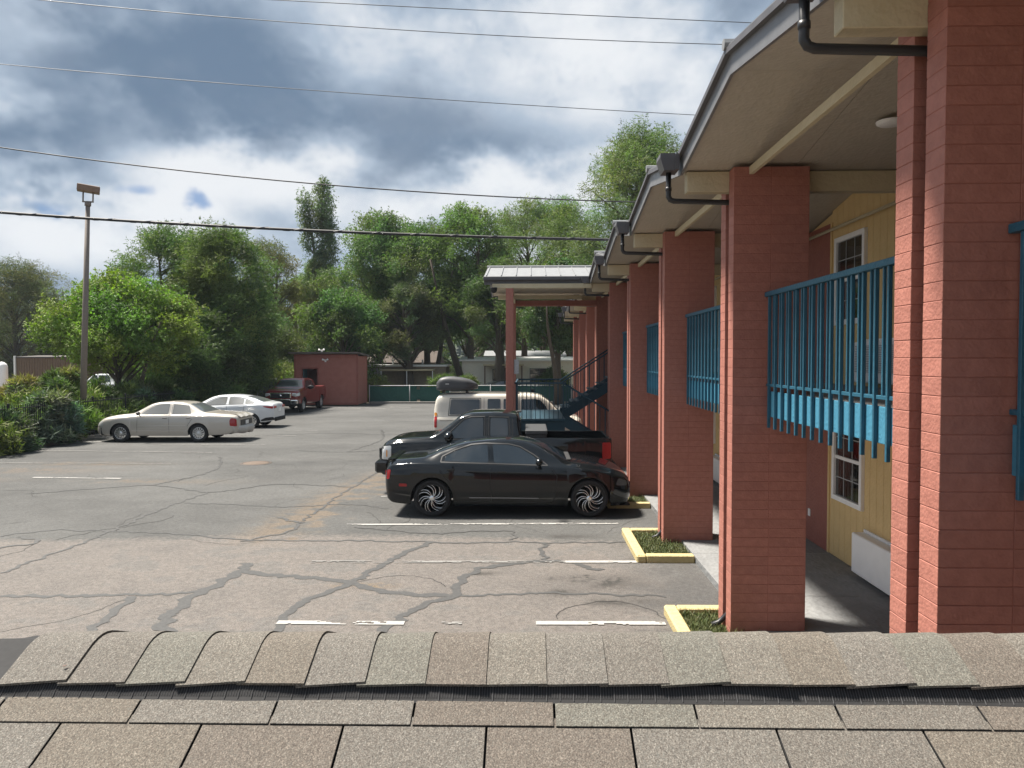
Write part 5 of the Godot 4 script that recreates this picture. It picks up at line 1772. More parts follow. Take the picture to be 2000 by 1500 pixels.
	bpart("bumper_bar", Vector3(2.70, 0.70, -0.56), Vector3(2.93, 0.80, 0.56), M.chrome, t, Vector3.ZERO, 0.03)

	# white utility vehicle on the far road
	var uv := vn.duplicate()
	uv.paint = white
	uv.erase("strips")
	uv.lamps = []
	uv.trims = []
	uv.top = [[-2.50, 1.40], [-2.46, 1.66], [-2.36, 1.82], [-2.1, 1.86], [-0.2, 1.87], [0.1, 1.85], [0.35, 1.76], [0.95, 1.30], [1.1, 1.22], [1.9, 1.16], [2.3, 1.10], [2.5, 1.0], [2.55, 0.85]]
	uv.belt = [[-2.50, 1.12], [-2.3, 1.15], [1.2, 1.15], [2.0, 1.1], [2.4, 1.0], [2.55, 0.78]]
	uv.windows = [V([-0.35, 1.24, 0.80, 1.22, 0.42, 1.55, 0.22, 1.74, -0.15, 1.76]), V([-1.5, 1.24, -0.5, 1.24, -0.3, 1.76, -1.3, 1.76])]
	uv.seams = []
	uv.windshield = [0.42, 0.92]
	uv.mirror = Vector3(0.75, 1.25, 1.3)
	t = vehicle("utility_vehicle", "white utility vehicle out on the road behind the light pole", "car", uv, Vector3(-33.9, 0.06, -60.5), PI - 0.25)
	# dark car in front of the cream mobile home
	t = vehicle("parked_sedan", "dark car beyond the green fence before the cream mobile home", "car", ch, Vector3(-1.6, 0.0, -57.2), 0.3)

# ---------------------------------------------------------------- trees and shrubs
var sprigs := {}
func sprig(kind: String) -> ArrayMesh:
	if sprigs.has(kind): return sprigs[kind]
	var rng := RandomNumberGenerator.new()
	rng.seed = hash(kind)
	var st := mb()
	var n := 20
	var ln := 0.15
	var wd := 0.075
	var spread := 0.30
	if kind == "fine":
		n = 26; ln = 0.16; wd = 0.042; spread = 0.32
	elif kind == "needle":
		n = 26; ln = 0.26; wd = 0.019; spread = 0.14
	for i in n:
		var p: Vector3
		var d: Vector3
		if kind == "needle":
			var a := rng.randf() * TAU
			d = Vector3(cos(a) * 0.75, rng.randf_range(0.15, 1.0), sin(a) * 0.75).normalized()
			p = Vector3(rng.randf_range(-1, 1), rng.randf_range(-0.6, 0.8), rng.randf_range(-1, 1)) * spread
		else:
			# leaves along a few twigs
			var tw := i % 5
			var ta := TAU * tw / 5.0 + 0.4
			var td := Vector3(cos(ta), 0.35 + 0.3 * sin(ta * 2.0), sin(ta)).normalized()
			p = td * spread * rng.randf_range(0.15, 1.15) + Vector3(rng.randf_range(-1, 1), rng.randf_range(-1, 1), rng.randf_range(-1, 1)) * 0.05
			d = (td + Vector3(rng.randf_range(-1, 1), rng.randf_range(-1.2, 0.5), rng.randf_range(-1, 1)) * 0.9).normalized()
		var s := d.cross(Vector3(rng.randf_range(-1, 1), rng.randf_range(0.2, 1), rng.randf_range(-1, 1))).normalized()
		var l := ln * rng.randf_range(0.7, 1.25)
		var w := wd * rng.randf_range(0.7, 1.2)
		var up := d.cross(s) * l * 0.12
		tri(st, p, p + d * l * 0.45 + s * w * 0.5 + up, p + d * l)
		tri(st, p, p + d * l, p + d * l * 0.45 - s * w * 0.5 + up)
	sprigs[kind] = done(st)
	return sprigs[kind]

func tree(called: String, label: String, at: Vector3, c: Dictionary, group := "", category := "tree") -> Node3D:
	var rng := RandomNumberGenerator.new()
	rng.seed = c.seed
	var t := thing(called, label, category, at, 0.0, group)
	var hh: float = c.h
	var rr: float = c.r
	var cb: float = c.get("base", 0.22) * hh
	var prof: Array = c.get("prof", [[0.0, 0.55], [0.2, 0.9], [0.45, 1.0], [0.75, 0.75], [0.93, 0.4], [1.0, 0.12]])
	var sq: float = c.get("squash", 0.8)
	var rc0: float = c.get("rc", 0.24) * rr
	# clump centres through the crown
	var cl := []
	var nc: int = c.get("clumps", 46)
	var lob := FastNoiseLite.new()
	lob.seed = c.seed
	lob.frequency = 0.8
	for lb in c.get("lobes", []):      # upright lobes: x, from, to, half width, clumps
		for i in lb[4]:
			var f: float = (i + rng.randf()) / lb[4]
			var wd: float = lb[3] * (1.0 - 0.45 * f)
			cl.append([Vector3(lb[0] + rng.randf_range(-wd, wd), lerpf(lb[1], lb[2], f), rng.randf_range(-wd, wd)), rc0 * rng.randf_range(0.7, 1.2)])
	for i in (0 if c.has("lobes") else nc):
		var f := (i + rng.randf()) / nc
		f = pow(f, 0.9)
		var a := rng.randf() * TAU
		var env := pw(prof, f) * rr * (1.0 + 0.5 * lob.get_noise_2d(cos(a) * 1.2 + f * 2.0, sin(a) * 1.2))
		var rad := env * sqrt(rng.randf_range(c.get("hollow", 0.12), 1.0))
		var p := Vector3(cos(a) * rad, cb + f * (hh - cb) - rc0 * 0.5, sin(a) * rad)
		cl.append([p, rc0 * rng.randf_range(0.6, 1.35)])
	# trunk and limbs
	var st := mb(true)
	var lean := Vector3(rng.randf_range(-0.06, 0.06), 0, rng.randf_range(-0.06, 0.06)) * hh
	var tr: float = c.get("trunk", 0.03) * hh
	var axis := []
	var rads := []
	for i in 7:
		var f := i / 6.0
		axis.append(Vector3(lean.x * f * f + sin(f * 5.0 + c.seed) * 0.02 * hh * f, f * hh * 0.86, lean.z * f * f + cos(f * 4.0 + c.seed) * 0.02 * hh * f))
		rads.append(tr * (1.0 - 0.86 * f) * (1.35 if i == 0 else 1.0))
	tube(st, axis, rads, 8)
	var stems: int = c.get("stems", 1)
	for s in stems - 1:
		var a := rng.randf() * TAU
		var o := Vector3(cos(a), 0, sin(a)) * tr * 2.0
		var q := []
		var rd := []
		for i in 6:
			var f := i / 5.0
			q.append(o * (1.0 + f * 2.5) + Vector3(cos(a) * f * rr * 0.45, f * hh * 0.7, sin(a) * f * rr * 0.45) + Vector3(sin(f * 6.0 + s), 0, cos(f * 5.0 + s)) * 0.12)
			rd.append(tr * 0.75 * (1.0 - 0.8 * f))
		tube(st, q, rd, 7)
	for k in cl:
		if rng.randf() < c.get("limbs", 0.55):
			var e: Vector3 = k[0]
			var fy := clampf((e.y - Vector2(e.x, e.z).length() * 0.8) / (hh * 0.86), 0.12, 0.95)
			var ii := mini(int(fy * 6.0), 5)
			var s0: Vector3 = axis[ii].lerp(axis[ii + 1], fy * 6.0 - ii)
			var mid := s0.lerp(e, 0.5) + Vector3(rng.randf_range(-0.1, 0.1), 0.10, rng.randf_range(-0.1, 0.1)) * s0.distance_to(e)
			var r0 := tr * 0.36 * (1.0 - fy * 0.6)
			tube(st, [s0, mid, e], [r0, r0 * 0.6, r0 * 0.22], 5, false)
	part("trunk", done(st), c.get("bark", M.bark), t)
	# foliage
	var per: int = c.get("per", 60)
	var xfs := []
	var cols := []
	var base: Color = c.col
	var sc: float = c.get("leaf", 1.0)
	var up_only: bool = c.get("kind", "broad") == "needle"
	for k in cl:
		var ct: Vector3 = k[0]
		var cr: float = k[1]
		var tone := rng.randf_range(0.72, 1.28)
		var warm := rng.randf_range(-0.2, 0.3)
		var n := int(per * (cr / rc0) * (cr / rc0) * rng.randf_range(0.55, 1.2))
		for i in n:
			var d := Vector3(rng.randfn(), rng.randfn(), rng.randfn()).normalized()
			var r := cr * pow(rng.randf(), 0.42)
			var p := ct + Vector3(d.x, d.y * sq, d.z) * r * (1.0 + 0.35 * rng.randf())
			if p.y < 0.05: p.y = 0.05 + rng.randf() * 0.3
			var b: Basis
			if up_only:
				var od := (Vector3(p.x, 0, p.z) * 0.5 / maxf(rr, 0.1) + Vector3(d.x, 0.9, d.z) + Vector3(rng.randf_range(-0.5, 0.5), 0, rng.randf_range(-0.5, 0.5))).normalized()
				b = Basis(Quaternion(Vector3.UP, od)) * Basis(Vector3.UP, rng.randf() * TAU)
			else:
				b = Basis(Vector3(rng.randfn(), rng.randfn(), rng.randfn()).normalized(), rng.randf() * TAU)
			xfs.append(Transform3D(b.scaled(Vector3.ONE * sc * rng.randf_range(0.7, 1.3)), p))
			var v := tone * rng.randf_range(0.62, 1.42)
			cols.append(Color(base.r * v * (1.10 + warm), base.g * v * 1.02, base.b * v * (1.2 - warm * 0.5)))
	var cr_o := copies("crown", sprig(c.get("kind", "broad")), leaf_mat(c.get("back", 0.9)), xfs, cols, t)
	cr_o.set_meta("kind", "stuff")
	return t

func build_trees() -> void:
	var lots := "trees behind the parking lot"
	var bright := Color(0.166, 0.260, 0.050)
	var midg := Color(0.119, 0.182, 0.054)
	var dark := Color(0.084, 0.136, 0.047)
	var olive := Color(0.157, 0.174, 0.067)
	var list := [
		["tree", "bright green bushy tree behind the light pole", -19.8, -36.5, {"h": 6.9, "r": 3.3, "seed": 1, "base": 0.52, "col": bright, "clumps": 70, "per": 60, "stems": 3, "leaf": 0.9}],
		["tree", "tall dark green tree rising behind the light pole's right", -22.0, -47.0, {"h": 11.0, "r": 3.9, "seed": 2, "base": 0.12, "col": midg, "clumps": 85, "per": 64, "kind": "fine"}],
		["tree", "dark green spreading tree above the beige sedan", -17.9, -45.0, {"h": 10.9, "r": 3.5, "seed": 3, "base": 0.10, "col": midg, "clumps": 90, "per": 64, "kind": "fine"}],
		["tree", "low dark tree over the hedge behind the beige sedan's bonnet", -18.7, -41.5, {"h": 5.6, "r": 2.7, "seed": 4, "base": 0.06, "col": dark, "clumps": 60, "per": 60, "kind": "fine"}],
		["tree", "low green tree left of the chain link fence", -18.3, -41.0, {"h": 4.6, "r": 2.5, "seed": 41, "base": 0.06, "col": midg, "clumps": 50, "per": 60, "kind": "fine"}],
		["tree", "thin olive tree with bare limbs showing, left of the poplar", -21.0, -62.0, {"h": 12.6, "r": 3.4, "seed": 5, "base": 0.30, "col": olive, "clumps": 42, "per": 46, "kind": "fine", "limbs": 1.0, "trunk": 0.026}],
		["poplar_tree", "tall narrow poplar standing above all other trees", -21.4, -78.0, {"h": 21.0, "r": 1.9, "seed": 6, "base": 0.36, "col": Color(0.130, 0.190, 0.075), "per": 50, "rc": 0.36, "squash": 1.5, "trunk": 0.020, "bark": M.barkpale, "limbs": 0.5, "lobes": [[0.55, 11.0, 21.0, 0.62, 22], [-1.1, 14.0, 19.4, 0.5, 11], [1.3, 11.5, 17.0, 0.42, 8], [0.0, 7.5, 12.5, 1.5, 22], [-1.0, 9.0, 12.6, 0.6, 8]]}],
		["maple_tree", "rounded leafy green tree just behind the red shed", -13.9, -57.5, {"h": 8.2, "r": 3.3, "seed": 7, "base": 0.10, "col": Color(0.105, 0.180, 0.055), "clumps": 74, "per": 62}],
		["tree", "big round green tree right of the poplar", -12.9, -66.0, {"h": 15.4, "r": 4.6, "seed": 8, "base": 0.34, "col": midg, "clumps": 90, "per": 62, "trunk": 0.026}],
		["tree", "leaning dark limbed tree right of the shed roof", -8.6, -65.0, {"h": 14.4, "r": 4.6, "seed": 9, "base": 0.42, "col": Color(0.108, 0.170, 0.054), "clumps": 80, "per": 60, "stems": 3, "trunk": 0.024}],
		["tree", "tall tree with twin trunks left of the stair porch", -4.7, -62.5, {"h": 15.4, "r": 4.2, "seed": 10, "base": 0.44, "col": Color(0.139, 0.209, 0.060), "clumps": 72, "per": 60, "stems": 4, "trunk": 0.022}],
		["tree", "tall pale green tree above the porch roof's left end", -0.4, -70.0, {"h": 17.6, "r": 4.3, "seed": 11, "base": 0.36, "col": Color(0.160, 0.227, 0.071), "clumps": 70, "per": 54, "kind": "fine", "limbs": 0.9, "trunk": 0.02}],
		["tree", "pale green tree above the middle of the porch roof", 3.6, -66.0, {"h": 16.4, "r": 4.2, "seed": 12, "base": 0.34, "col": Color(0.154, 0.223, 0.067), "clumps": 70, "per": 56, "kind": "fine"}],
		["tree", "olive scrubby tree in the gap between poplar and shed", -17.6, -65.0, {"h": 9.6, "r": 3.6, "seed": 13, "base": 0.12, "col": olive, "clumps": 60, "per": 56, "kind": "fine"}],
		["tree", "tallest light green tree rising behind the motel roof", 8.2, -54.0, {"h": 18.8, "r": 5.6, "seed": 14, "base": 0.28, "col": Color(0.150, 0.215, 0.085), "clumps": 150, "per": 70, "kind": "fine", "trunk": 0.024}],
		["tree", "olive green tree at the left edge of the view", -54.0, -80.0, {"h": 13.2, "r": 6.0, "seed": 15, "base": 0.05, "col": Color(0.122, 0.143, 0.058), "clumps": 130, "per": 64, "kind": "fine"}],
		["tree", "green tree rising between the light pole and left edge", -40.0, -76.0, {"h": 11.2, "r": 3.6, "seed": 16, "base": 0.10, "col": olive, "clumps": 60, "per": 54, "kind": "fine"}],
		["tree", "dark tree seen through the stair porch opening", 2.0, -52.0, {"h": 9.6, "r": 2.8, "seed": 17, "base": 0.46, "col": dark, "clumps": 54, "per": 56, "stems": 2, "trunk": 0.03}],
		["tree", "dark tree standing just left of the porch post", -2.3, -58.5, {"h": 10.5, "r": 3.0, "seed": 18, "base": 0.46, "col": Color(0.096, 0.143, 0.047), "clumps": 50, "per": 52, "kind": "fine", "stems": 2, "trunk": 0.034}],
		["tree", "drooping grey green tree beside the brown shingled house", -9.4, -60.0, {"h": 9.0, "r": 2.6, "seed": 19, "base": 0.40, "col": Color(0.108, 0.136, 0.060), "clumps": 40, "per": 50, "kind": "fine", "trunk": 0.045, "limbs": 1.0}],
		["tree", "back row tree filling the gap beside the poplar's foot", -25.5, -84.0, {"h": 12.0, "r": 5.0, "seed": 20, "base": 0.08, "col": midg, "clumps": 60, "per": 46, "leaf": 1.3}],
		["tree", "back row tree behind the olive tree with bare limbs", -33.0, -86.0, {"h": 11.0, "r": 5.4, "seed": 21, "base": 0.08, "col": olive, "clumps": 60, "per": 46, "leaf": 1.3}],
		["tree", "back row tree far behind the red shed", -15.0, -84.0, {"h": 13.5, "r": 5.2, "seed": 22, "base": 0.05, "col": dark, "clumps": 60, "per": 46, "leaf": 1.3}],
		["tree", "back row tree far behind the flat roofed trailer", -6.8, -86.0, {"h": 14.0, "r": 5.4, "seed": 23, "base": 0.05, "col": dark, "clumps": 60, "per": 46, "leaf": 1.3}],
		["tree", "back row tree far behind the cream mobile home", 1.6, -86.0, {"h": 14.5, "r": 5.4, "seed": 24, "base": 0.05, "col": midg, "clumps": 60, "per": 46, "leaf": 1.3}],
		["tree", "back row tree behind the far end of the motel", 9.5, -80.0, {"h": 14.0, "r": 5.0, "seed": 25, "base": 0.05, "col": midg, "clumps": 60, "per": 46, "leaf": 1.3}],
		["tree", "back row tree far left behind the brown storage shed", -52.0, -88.0, {"h": 10.5, "r": 5.4, "seed": 26, "base": 0.05, "col": Color(0.104, 0.132, 0.058), "clumps": 60, "per": 46, "leaf": 1.3}],
		["tree", "small dark tree low behind the red shed's left wall", -19.0, -55.5, {"h": 6.2, "r": 3.0, "seed": 27, "base": 0.06, "col": Color(0.108, 0.160, 0.054), "clumps": 50, "per": 54, "kind": "fine"}],
	]
	for q in list:
		tree(q[0], q[1], Vector3(q[2], -0.03, q[3]), q[4], lots)
	# leafy bushes beyond the green fence
	var bushes := [
		["leafy bush beyond the green fence beside the cargo box", -6.1, -56.5, 1.8, 1.0, Color(0.104, 0.174, 0.054)],
		["leafy bush beyond the green fence right of the red shed", -10.8, -55.0, 1.7, 0.8, Color(0.104, 0.148, 0.050)],
		["leafy bush in front of the cream mobile home's left wall", -4.6, -57.0, 1.6, 0.7, Color(0.131, 0.192, 0.059)],
		["leafy bush between the red pickup and the red shed's corner", -16.8, -52.5, 2.6, 1.6, Color(0.148, 0.200, 0.059)],
		["leafy bush seen through the stair porch railing", 1.9, -57.5, 2.2, 0.9, Color(0.122, 0.174, 0.059)]]
	for i in bushes.size():
		var b = bushes[i]
		tree("leafy_bush", b[0], Vector3(b[1], -0.03, b[2]), {"h": b[3], "r": b[4], "seed": 60 + i, "base": 0.05, "col": b[5], "clumps": 30, "per": 44, "kind": "fine", "rc": 0.3, "trunk": 0.02}, "bushes beyond the fence", "bush")
	# junipers and scrub along the iron fence
	var jun := [
		["spreading green juniper behind the iron fence at the left edge", -18.7, -25.0, 1.9, 1.9, Color(0.135, 0.197, 0.054)],
		["spreading green juniper behind the iron fence, second from the left", -18.9, -28.2, 1.85, 2.0, Color(0.153, 0.217, 0.054)],
		["yellowish juniper behind the iron fence below the light pole", -19.0, -31.5, 2.2, 2.1, Color(0.178, 0.235, 0.054)],
		["green juniper behind the iron fence, left of the beige sedan's nose", -18.6, -33.8, 2.25, 1.8, Color(0.131, 0.192, 0.054)],
		["dark juniper behind the iron fence above the beige sedan's bonnet", -18.5, -36.5, 2.3, 1.9, Color(0.108, 0.165, 0.054)],
		["dark juniper behind the iron fence above the beige sedan's roof", -18.4, -39.5, 2.3, 1.8, Color(0.101, 0.156, 0.054)],
		["dark juniper behind the iron fence beside the white compact sedan", -18.3, -43.0, 2.3, 1.8, Color(0.101, 0.153, 0.054)],
		["blue green shrub leaning out over the iron fence", -17.35, -27.4, 2.1, 0.75, Color(0.200, 0.270, 0.190)],
		["dark blue green shrub in front of the fence at the left edge", -17.6, -25.0, 1.6, 0.8, Color(0.150, 0.215, 0.130)],
		["leafy green shrub in front of the fence, nearest the camera", -18.0, -23.7, 1.7, 0.8, Color(0.140, 0.200, 0.090)],
		["pale seeding weed standing behind the juniper hedge", -20.3, -30.5, 2.7, 0.7, Color(0.326, 0.326, 0.158)],
		["feathery grey green weed beside the light pole's foot", -18.9, -30.9, 3.1, 0.8, Color(0.217, 0.257, 0.105)],
		["blue green scrub just behind the beige sedan's windscreen", -18.0, -34.9, 2.2, 0.9, Color(0.153, 0.213, 0.115)]]
	for i in jun.size():
		var b = jun[i]
		tree("juniper_shrub", b[0], Vector3(b[1], -0.03, b[2]), {"h": b[3] * 0.82, "r": b[4], "seed": 80 + i, "base": 0.06, "col": b[5], "clumps": 40, "per": 30, "kind": "needle" if i != 9 else "fine", "rc": 0.26, "trunk": 0.02, "prof": [[0.0, 0.95], [0.4, 1.0], [0.75, 0.8], [1.0, 0.4]], "back": 1.0, "leaf": 1.0}, "shrubs along the iron fence", "shrub")

# ---------------------------------------------------------------- fences, sheds, houses, pole, cables
func build_fences() -> void:
	# black iron fence on the left
	var z0 := -20.0
	var z1 := -44.5
	var x := -17.15
	var f := thing("iron_fence", "black iron picket fence along the shrubs on the left", "fence", Vector3(x, 0, (z0 + z1) / 2))
	var off := Vector3(x, 0, (z0 + z1) / 2)
	bpart("kerb_strip", Vector3(x - 0.16, -0.03, z1), Vector3(x + 0.10, 0.10, z0), M.kerbconcrete, f, off, 0.01)
	for y in [0.22, 1.42]:
		bpart("rail", Vector3(x - 0.018, y, z1), Vector3(x + 0.018, y + 0.036, z0), M.black, f, off)
	var st := mb()
	var z := z0
	while z > z1:
		box(st, Vector3(x - 0.009, 0.12, z - 0.009) - off, Vector3(x + 0.009, 1.56, z + 0.009) - off)
		z -= 0.115
	var o := part("picket", done(st), M.black, f)
	o.set_meta("kind", "stuff")
	z = z0
	while z > z1 - 0.1:
		bpart("post", Vector3(x - 0.03, 0.1, z - 0.03), Vector3(x + 0.03, 1.62, z + 0.03), M.black, f, off, 0.004)
		z -= 2.45
	# screened chain link fences: [label, from, to, height]
	var scr := worn(lin(0.010, 0.060, 0.048), lin(0.018, 0.085, 0.068), 0.8, 0.5, 0.04, 2.0, 90)
	var scr2 := worn(lin(0.012, 0.030, 0.028), lin(0.022, 0.048, 0.042), 0.8, 0.5, 0.04, 2.0, 91)
	for q in [["chain link fence with dark green screen beyond the stalls", Vector3(-11.0, 0, -52.7), Vector3(8.5, 0, -52.9), 1.22, scr], ["chain link fence with torn dark screen left of the red shed", Vector3(-17.2, 0, -44.6), Vector3(-16.9, 0, -51.0), 1.75, scr2]]:
		var a: Vector3 = q[1]
		var b: Vector3 = q[2]
		var t := thing("chain_link_fence", q[0], "fence", (a + b) / 2)
		var off2 := (a + b) / 2
		var n := int(round(a.distance_to(b) / 3.0))
		var hgt: float = q[3]
		for i in n + 1:
			var p := a.lerp(b, float(i) / n)
			var ps := mb(true)
			tube(ps, [p - off2 - Vector3(0, 0.05, 0), p - off2 + Vector3(0, hgt + 0.06, 0)], 0.03, 8)
			part("post", done(ps), M.galv, t)
		var rs := mb(true)
		tube(rs, [a - off2 + Vector3(0, hgt, 0), b - off2 + Vector3(0, hgt, 0)], 0.022, 6)
		part("top_rail", done(rs), M.galv, t)
		var rng := RandomNumberGenerator.new()
		rng.seed = 33 + n
		for i in n:
			# each screen sags and ripples between its posts
			var ps := mb(true)
			var p0 := a.lerp(b, (i + 0.015) / n) - off2
			var p1 := a.lerp(b, (i + 0.985) / n) - off2
			var nrm := (p1 - p0).cross(Vector3.UP).normalized()
			var ph := rng.randf() * 6.0
			var rows := []
			for r in 6:
				var row := []
				for c in 13:
					var u := c / 12.0
					var y := lerpf(0.06, hgt - 0.03 - 0.05 * sin(u * PI) - 0.02 * sin(u * 13.0 + ph), r / 5.0)
					row.append(p0.lerp(p1, u) + Vector3(0, y, 0) + nrm * (0.03 * sin(u * 11.0 + ph + r * 0.8) + 0.035))
				rows.append(row)
			for r in 5:
				for c in 12:
					if rng.randf() < 0.03:
						continue      # torn out
					quad(ps, rows[r][c], rows[r][c + 1], rows[r + 1][c + 1], rows[r + 1][c])
			part("screen", done(ps), q[4], t)
	# concrete kerb under the green fence
	var kb := bpart("lot_kerb", Vector3(-10.9, -0.03, -52.55), Vector3(8.0, 0.13, -52.3), M.kerbconcrete, self, Vector3.ZERO, 0.02)
	tag(kb, "", "", "", "structure")

func build_shed() -> void:
	var x0 := -15.35
	var x1 := -11.2
	var z1 := -50.0
	var z0 := -52.9
	var off := Vector3((x0 + x1) / 2, 0, (z0 + z1) / 2)
	var t := thing("red_shed", "red brown flat roofed shed standing behind the red pickup", "shed", off)
	var red := worn(lin(0.30, 0.118, 0.092), lin(0.35, 0.142, 0.112), 0.75, 0.5, 0.02, 2.0, 95)
	var trim := worn(lin(0.24, 0.085, 0.066), lin(0.29, 0.105, 0.082), 0.75, 0.5, 0.02, 2.0, 96)
	# front wall round the door opening (-14.75 .. -13.95, up to 2.55)
	var dx0 := -14.85
	var dx1 := -13.85
	bpart("front_wall", Vector3(x0, 0.08, z1 - 0.1), Vector3(dx0, 3.36, z1), red, t, off)
	bpart("front_wall", Vector3(dx1, 0.08, z1 - 0.1), Vector3(x1, 3.36, z1), red, t, off)
	bpart("front_wall", Vector3(dx0, 2.42, z1 - 0.1), Vector3(dx1, 3.36, z1), red, t, off)
	bpart("side_wall", Vector3(x1 - 0.1, 0.08, z0), Vector3(x1 - 0.002, 3.25, z1 - 0.1), red, t, off)
	bpart("side_wall", Vector3(x0 + 0.002, 0.08, z0), Vector3(x0 + 0.1, 3.25, z1 - 0.1), red, t, off)
	bpart("rear_wall", Vector3(x0 + 0.1, 0.08, z0), Vector3(x1 - 0.1, 3.2, z0 + 0.1), red, t, off)
	bpart("foundation", Vector3(x0 + 0.04, -0.03, z0 + 0.05), Vector3(x1 - 0.04, 0.079, z1 - 0.05), M.soil, t, off)
	for p in [[Vector3(x0 - 0.02, 0.06, z1), Vector3(x0 + 0.09, 3.36, z1 + 0.025)], [Vector3(x1 - 0.09, 0.06, z1), Vector3(x1 + 0.02, 3.36, z1 + 0.025)], [Vector3(x0 + 0.09, 0.06, z1), Vector3(x1 - 0.09, 0.18, z1 + 0.02)], [Vector3(x1, 0.06, z1 - 0.1), Vector3(x1 + 0.025, 3.3, z1)], [Vector3(x1, 0.06, z0), Vector3(x1 + 0.02, 3.2, z0 + 0.1)], [Vector3(dx0 - 0.09, 0.18, z1), Vector3(dx0, 2.5, z1 + 0.02)], [Vector3(dx1, 0.18, z1), Vector3(dx1 + 0.09, 2.5, z1 + 0.02)], [Vector3(dx0, 2.42, z1), Vector3(dx1, 2.5, z1 + 0.02)]]:
		bpart("trim_board", p[0], p[1], trim, t, off)
	bpart("door_leaf", Vector3(dx0 + 0.02, 0.1, z1 - 0.95), Vector3(dx0 + 0.07, 2.38, z1 - 0.12), mat(lin(0.05, 0.12, 0.14), 0.6), t, off)
	# roof with a slight fall to the back
	var st := mb()
	prism(st, [Vector2(z0 - 0.35, 3.22), Vector2(z1 + 0.35, 3.42), Vector2(z1 + 0.35, 3.52), Vector2(z0 - 0.35, 3.32)], x0 - 0.32, x1 + 0.14, Transform3D(Basis(Vector3(0, 0, 1), Vector3(0, 1, 0), Vector3(1, 0, 0)), -off))
	part("roof", done(st), worn(lin(0.10, 0.085, 0.075), lin(0.17, 0.15, 0.135), 0.85, 0.6, 0.05, 3.0, 97), t)
	# twin headed flood lamp under the eave
	for y in [2.98, 3.62]:
		var fl := holder("flood_lamp", t, Vector3(-13.3 if y < 3.2 else -13.6, y, z1 + (0.06 if y < 3.2 else -0.2)) - off)
		bpart("bracket", Vector3(-0.05, -0.12, -0.06), Vector3(0.05, 0.05, 0.0), M.white, fl)
		for s in [-1.0, 1.0]:
			var ls := mb(true)
			tube(ls, [Vector3(s * 0.03, 0.0, 0.0), Vector3(s * 0.11, 0.03, 0.05), Vector3(s * 0.17, 0.05, 0.10)], [0.03, 0.05, 0.075], 10)
			part("lamp_head", done(ls), M.white, fl)

func small_house(called: String, label: String, lo: Vector3, hi: Vector3, wall: Material, roof: Material, over: float, rise: float, along_x: bool) -> Node3D:
	var off := Vector3((lo.x + hi.x) / 2, 0, (lo.z + hi.z) / 2)
	var t := thing(called, label, "house", off)
	bpart("wall", lo, hi, wall, t, off)
	var st := mb()
	if along_x:
		var zm := (lo.z + hi.z) / 2
		prism(st, [Vector2(lo.z - over, hi.y), Vector2(hi.z + over, hi.y), Vector2(hi.z + over, hi.y + 0.12), Vector2(zm, hi.y + 0.12 + rise), Vector2(lo.z - over, hi.y + 0.12)], lo.x - over, hi.x + over, Transform3D(Basis(Vector3(0, 0, 1), Vector3(0, 1, 0), Vector3(1, 0, 0)), -off))
	else:
		var xm := (lo.x + hi.x) / 2
		prism(st, [Vector2(lo.x - over, hi.y), Vector2(hi.x + over, hi.y), Vector2(hi.x + over, hi.y + 0.12), Vector2(xm, hi.y + 0.12 + rise), Vector2(lo.x - over, hi.y + 0.12)], lo.z - over, hi.z + over, Transform3D(Basis.IDENTITY, -off))
	part("roof", done(st), roof, t)
	return t

func house_window(t: Node3D, off: Vector3, x0: float, x1: float, y0: float, y1: float, z: float, cols: int, rows: int) -> void:
	var h := holder("window", t, Vector3((x0 + x1) / 2, y0, z) - off)
	var o2 := Vector3((x0 + x1) / 2, y0, z)
	bpart("pane", Vector3(x0, y0, z + 0.01), Vector3(x1, y1, z + 0.02), M.pane, h, o2)
	var fm := mat(lin(0.10, 0.095, 0.09), 0.5)
	for i in cols + 1:
		var x := lerpf(x0, x1, float(i) / cols)
		bpart("frame_bar", Vector3(x - 0.03, y0 - 0.03, z + 0.021), Vector3(x + 0.03, y1 + 0.03, z + 0.05), fm, h, o2)
	for i in rows + 1:
		var y := lerpf(y0, y1, float(i) / rows)
		bpart("frame_bar", Vector3(x0 + 0.03, y - 0.025, z + 0.021), Vector3(x1 - 0.03, y + 0.025, z + 0.046), fm, h, o2)

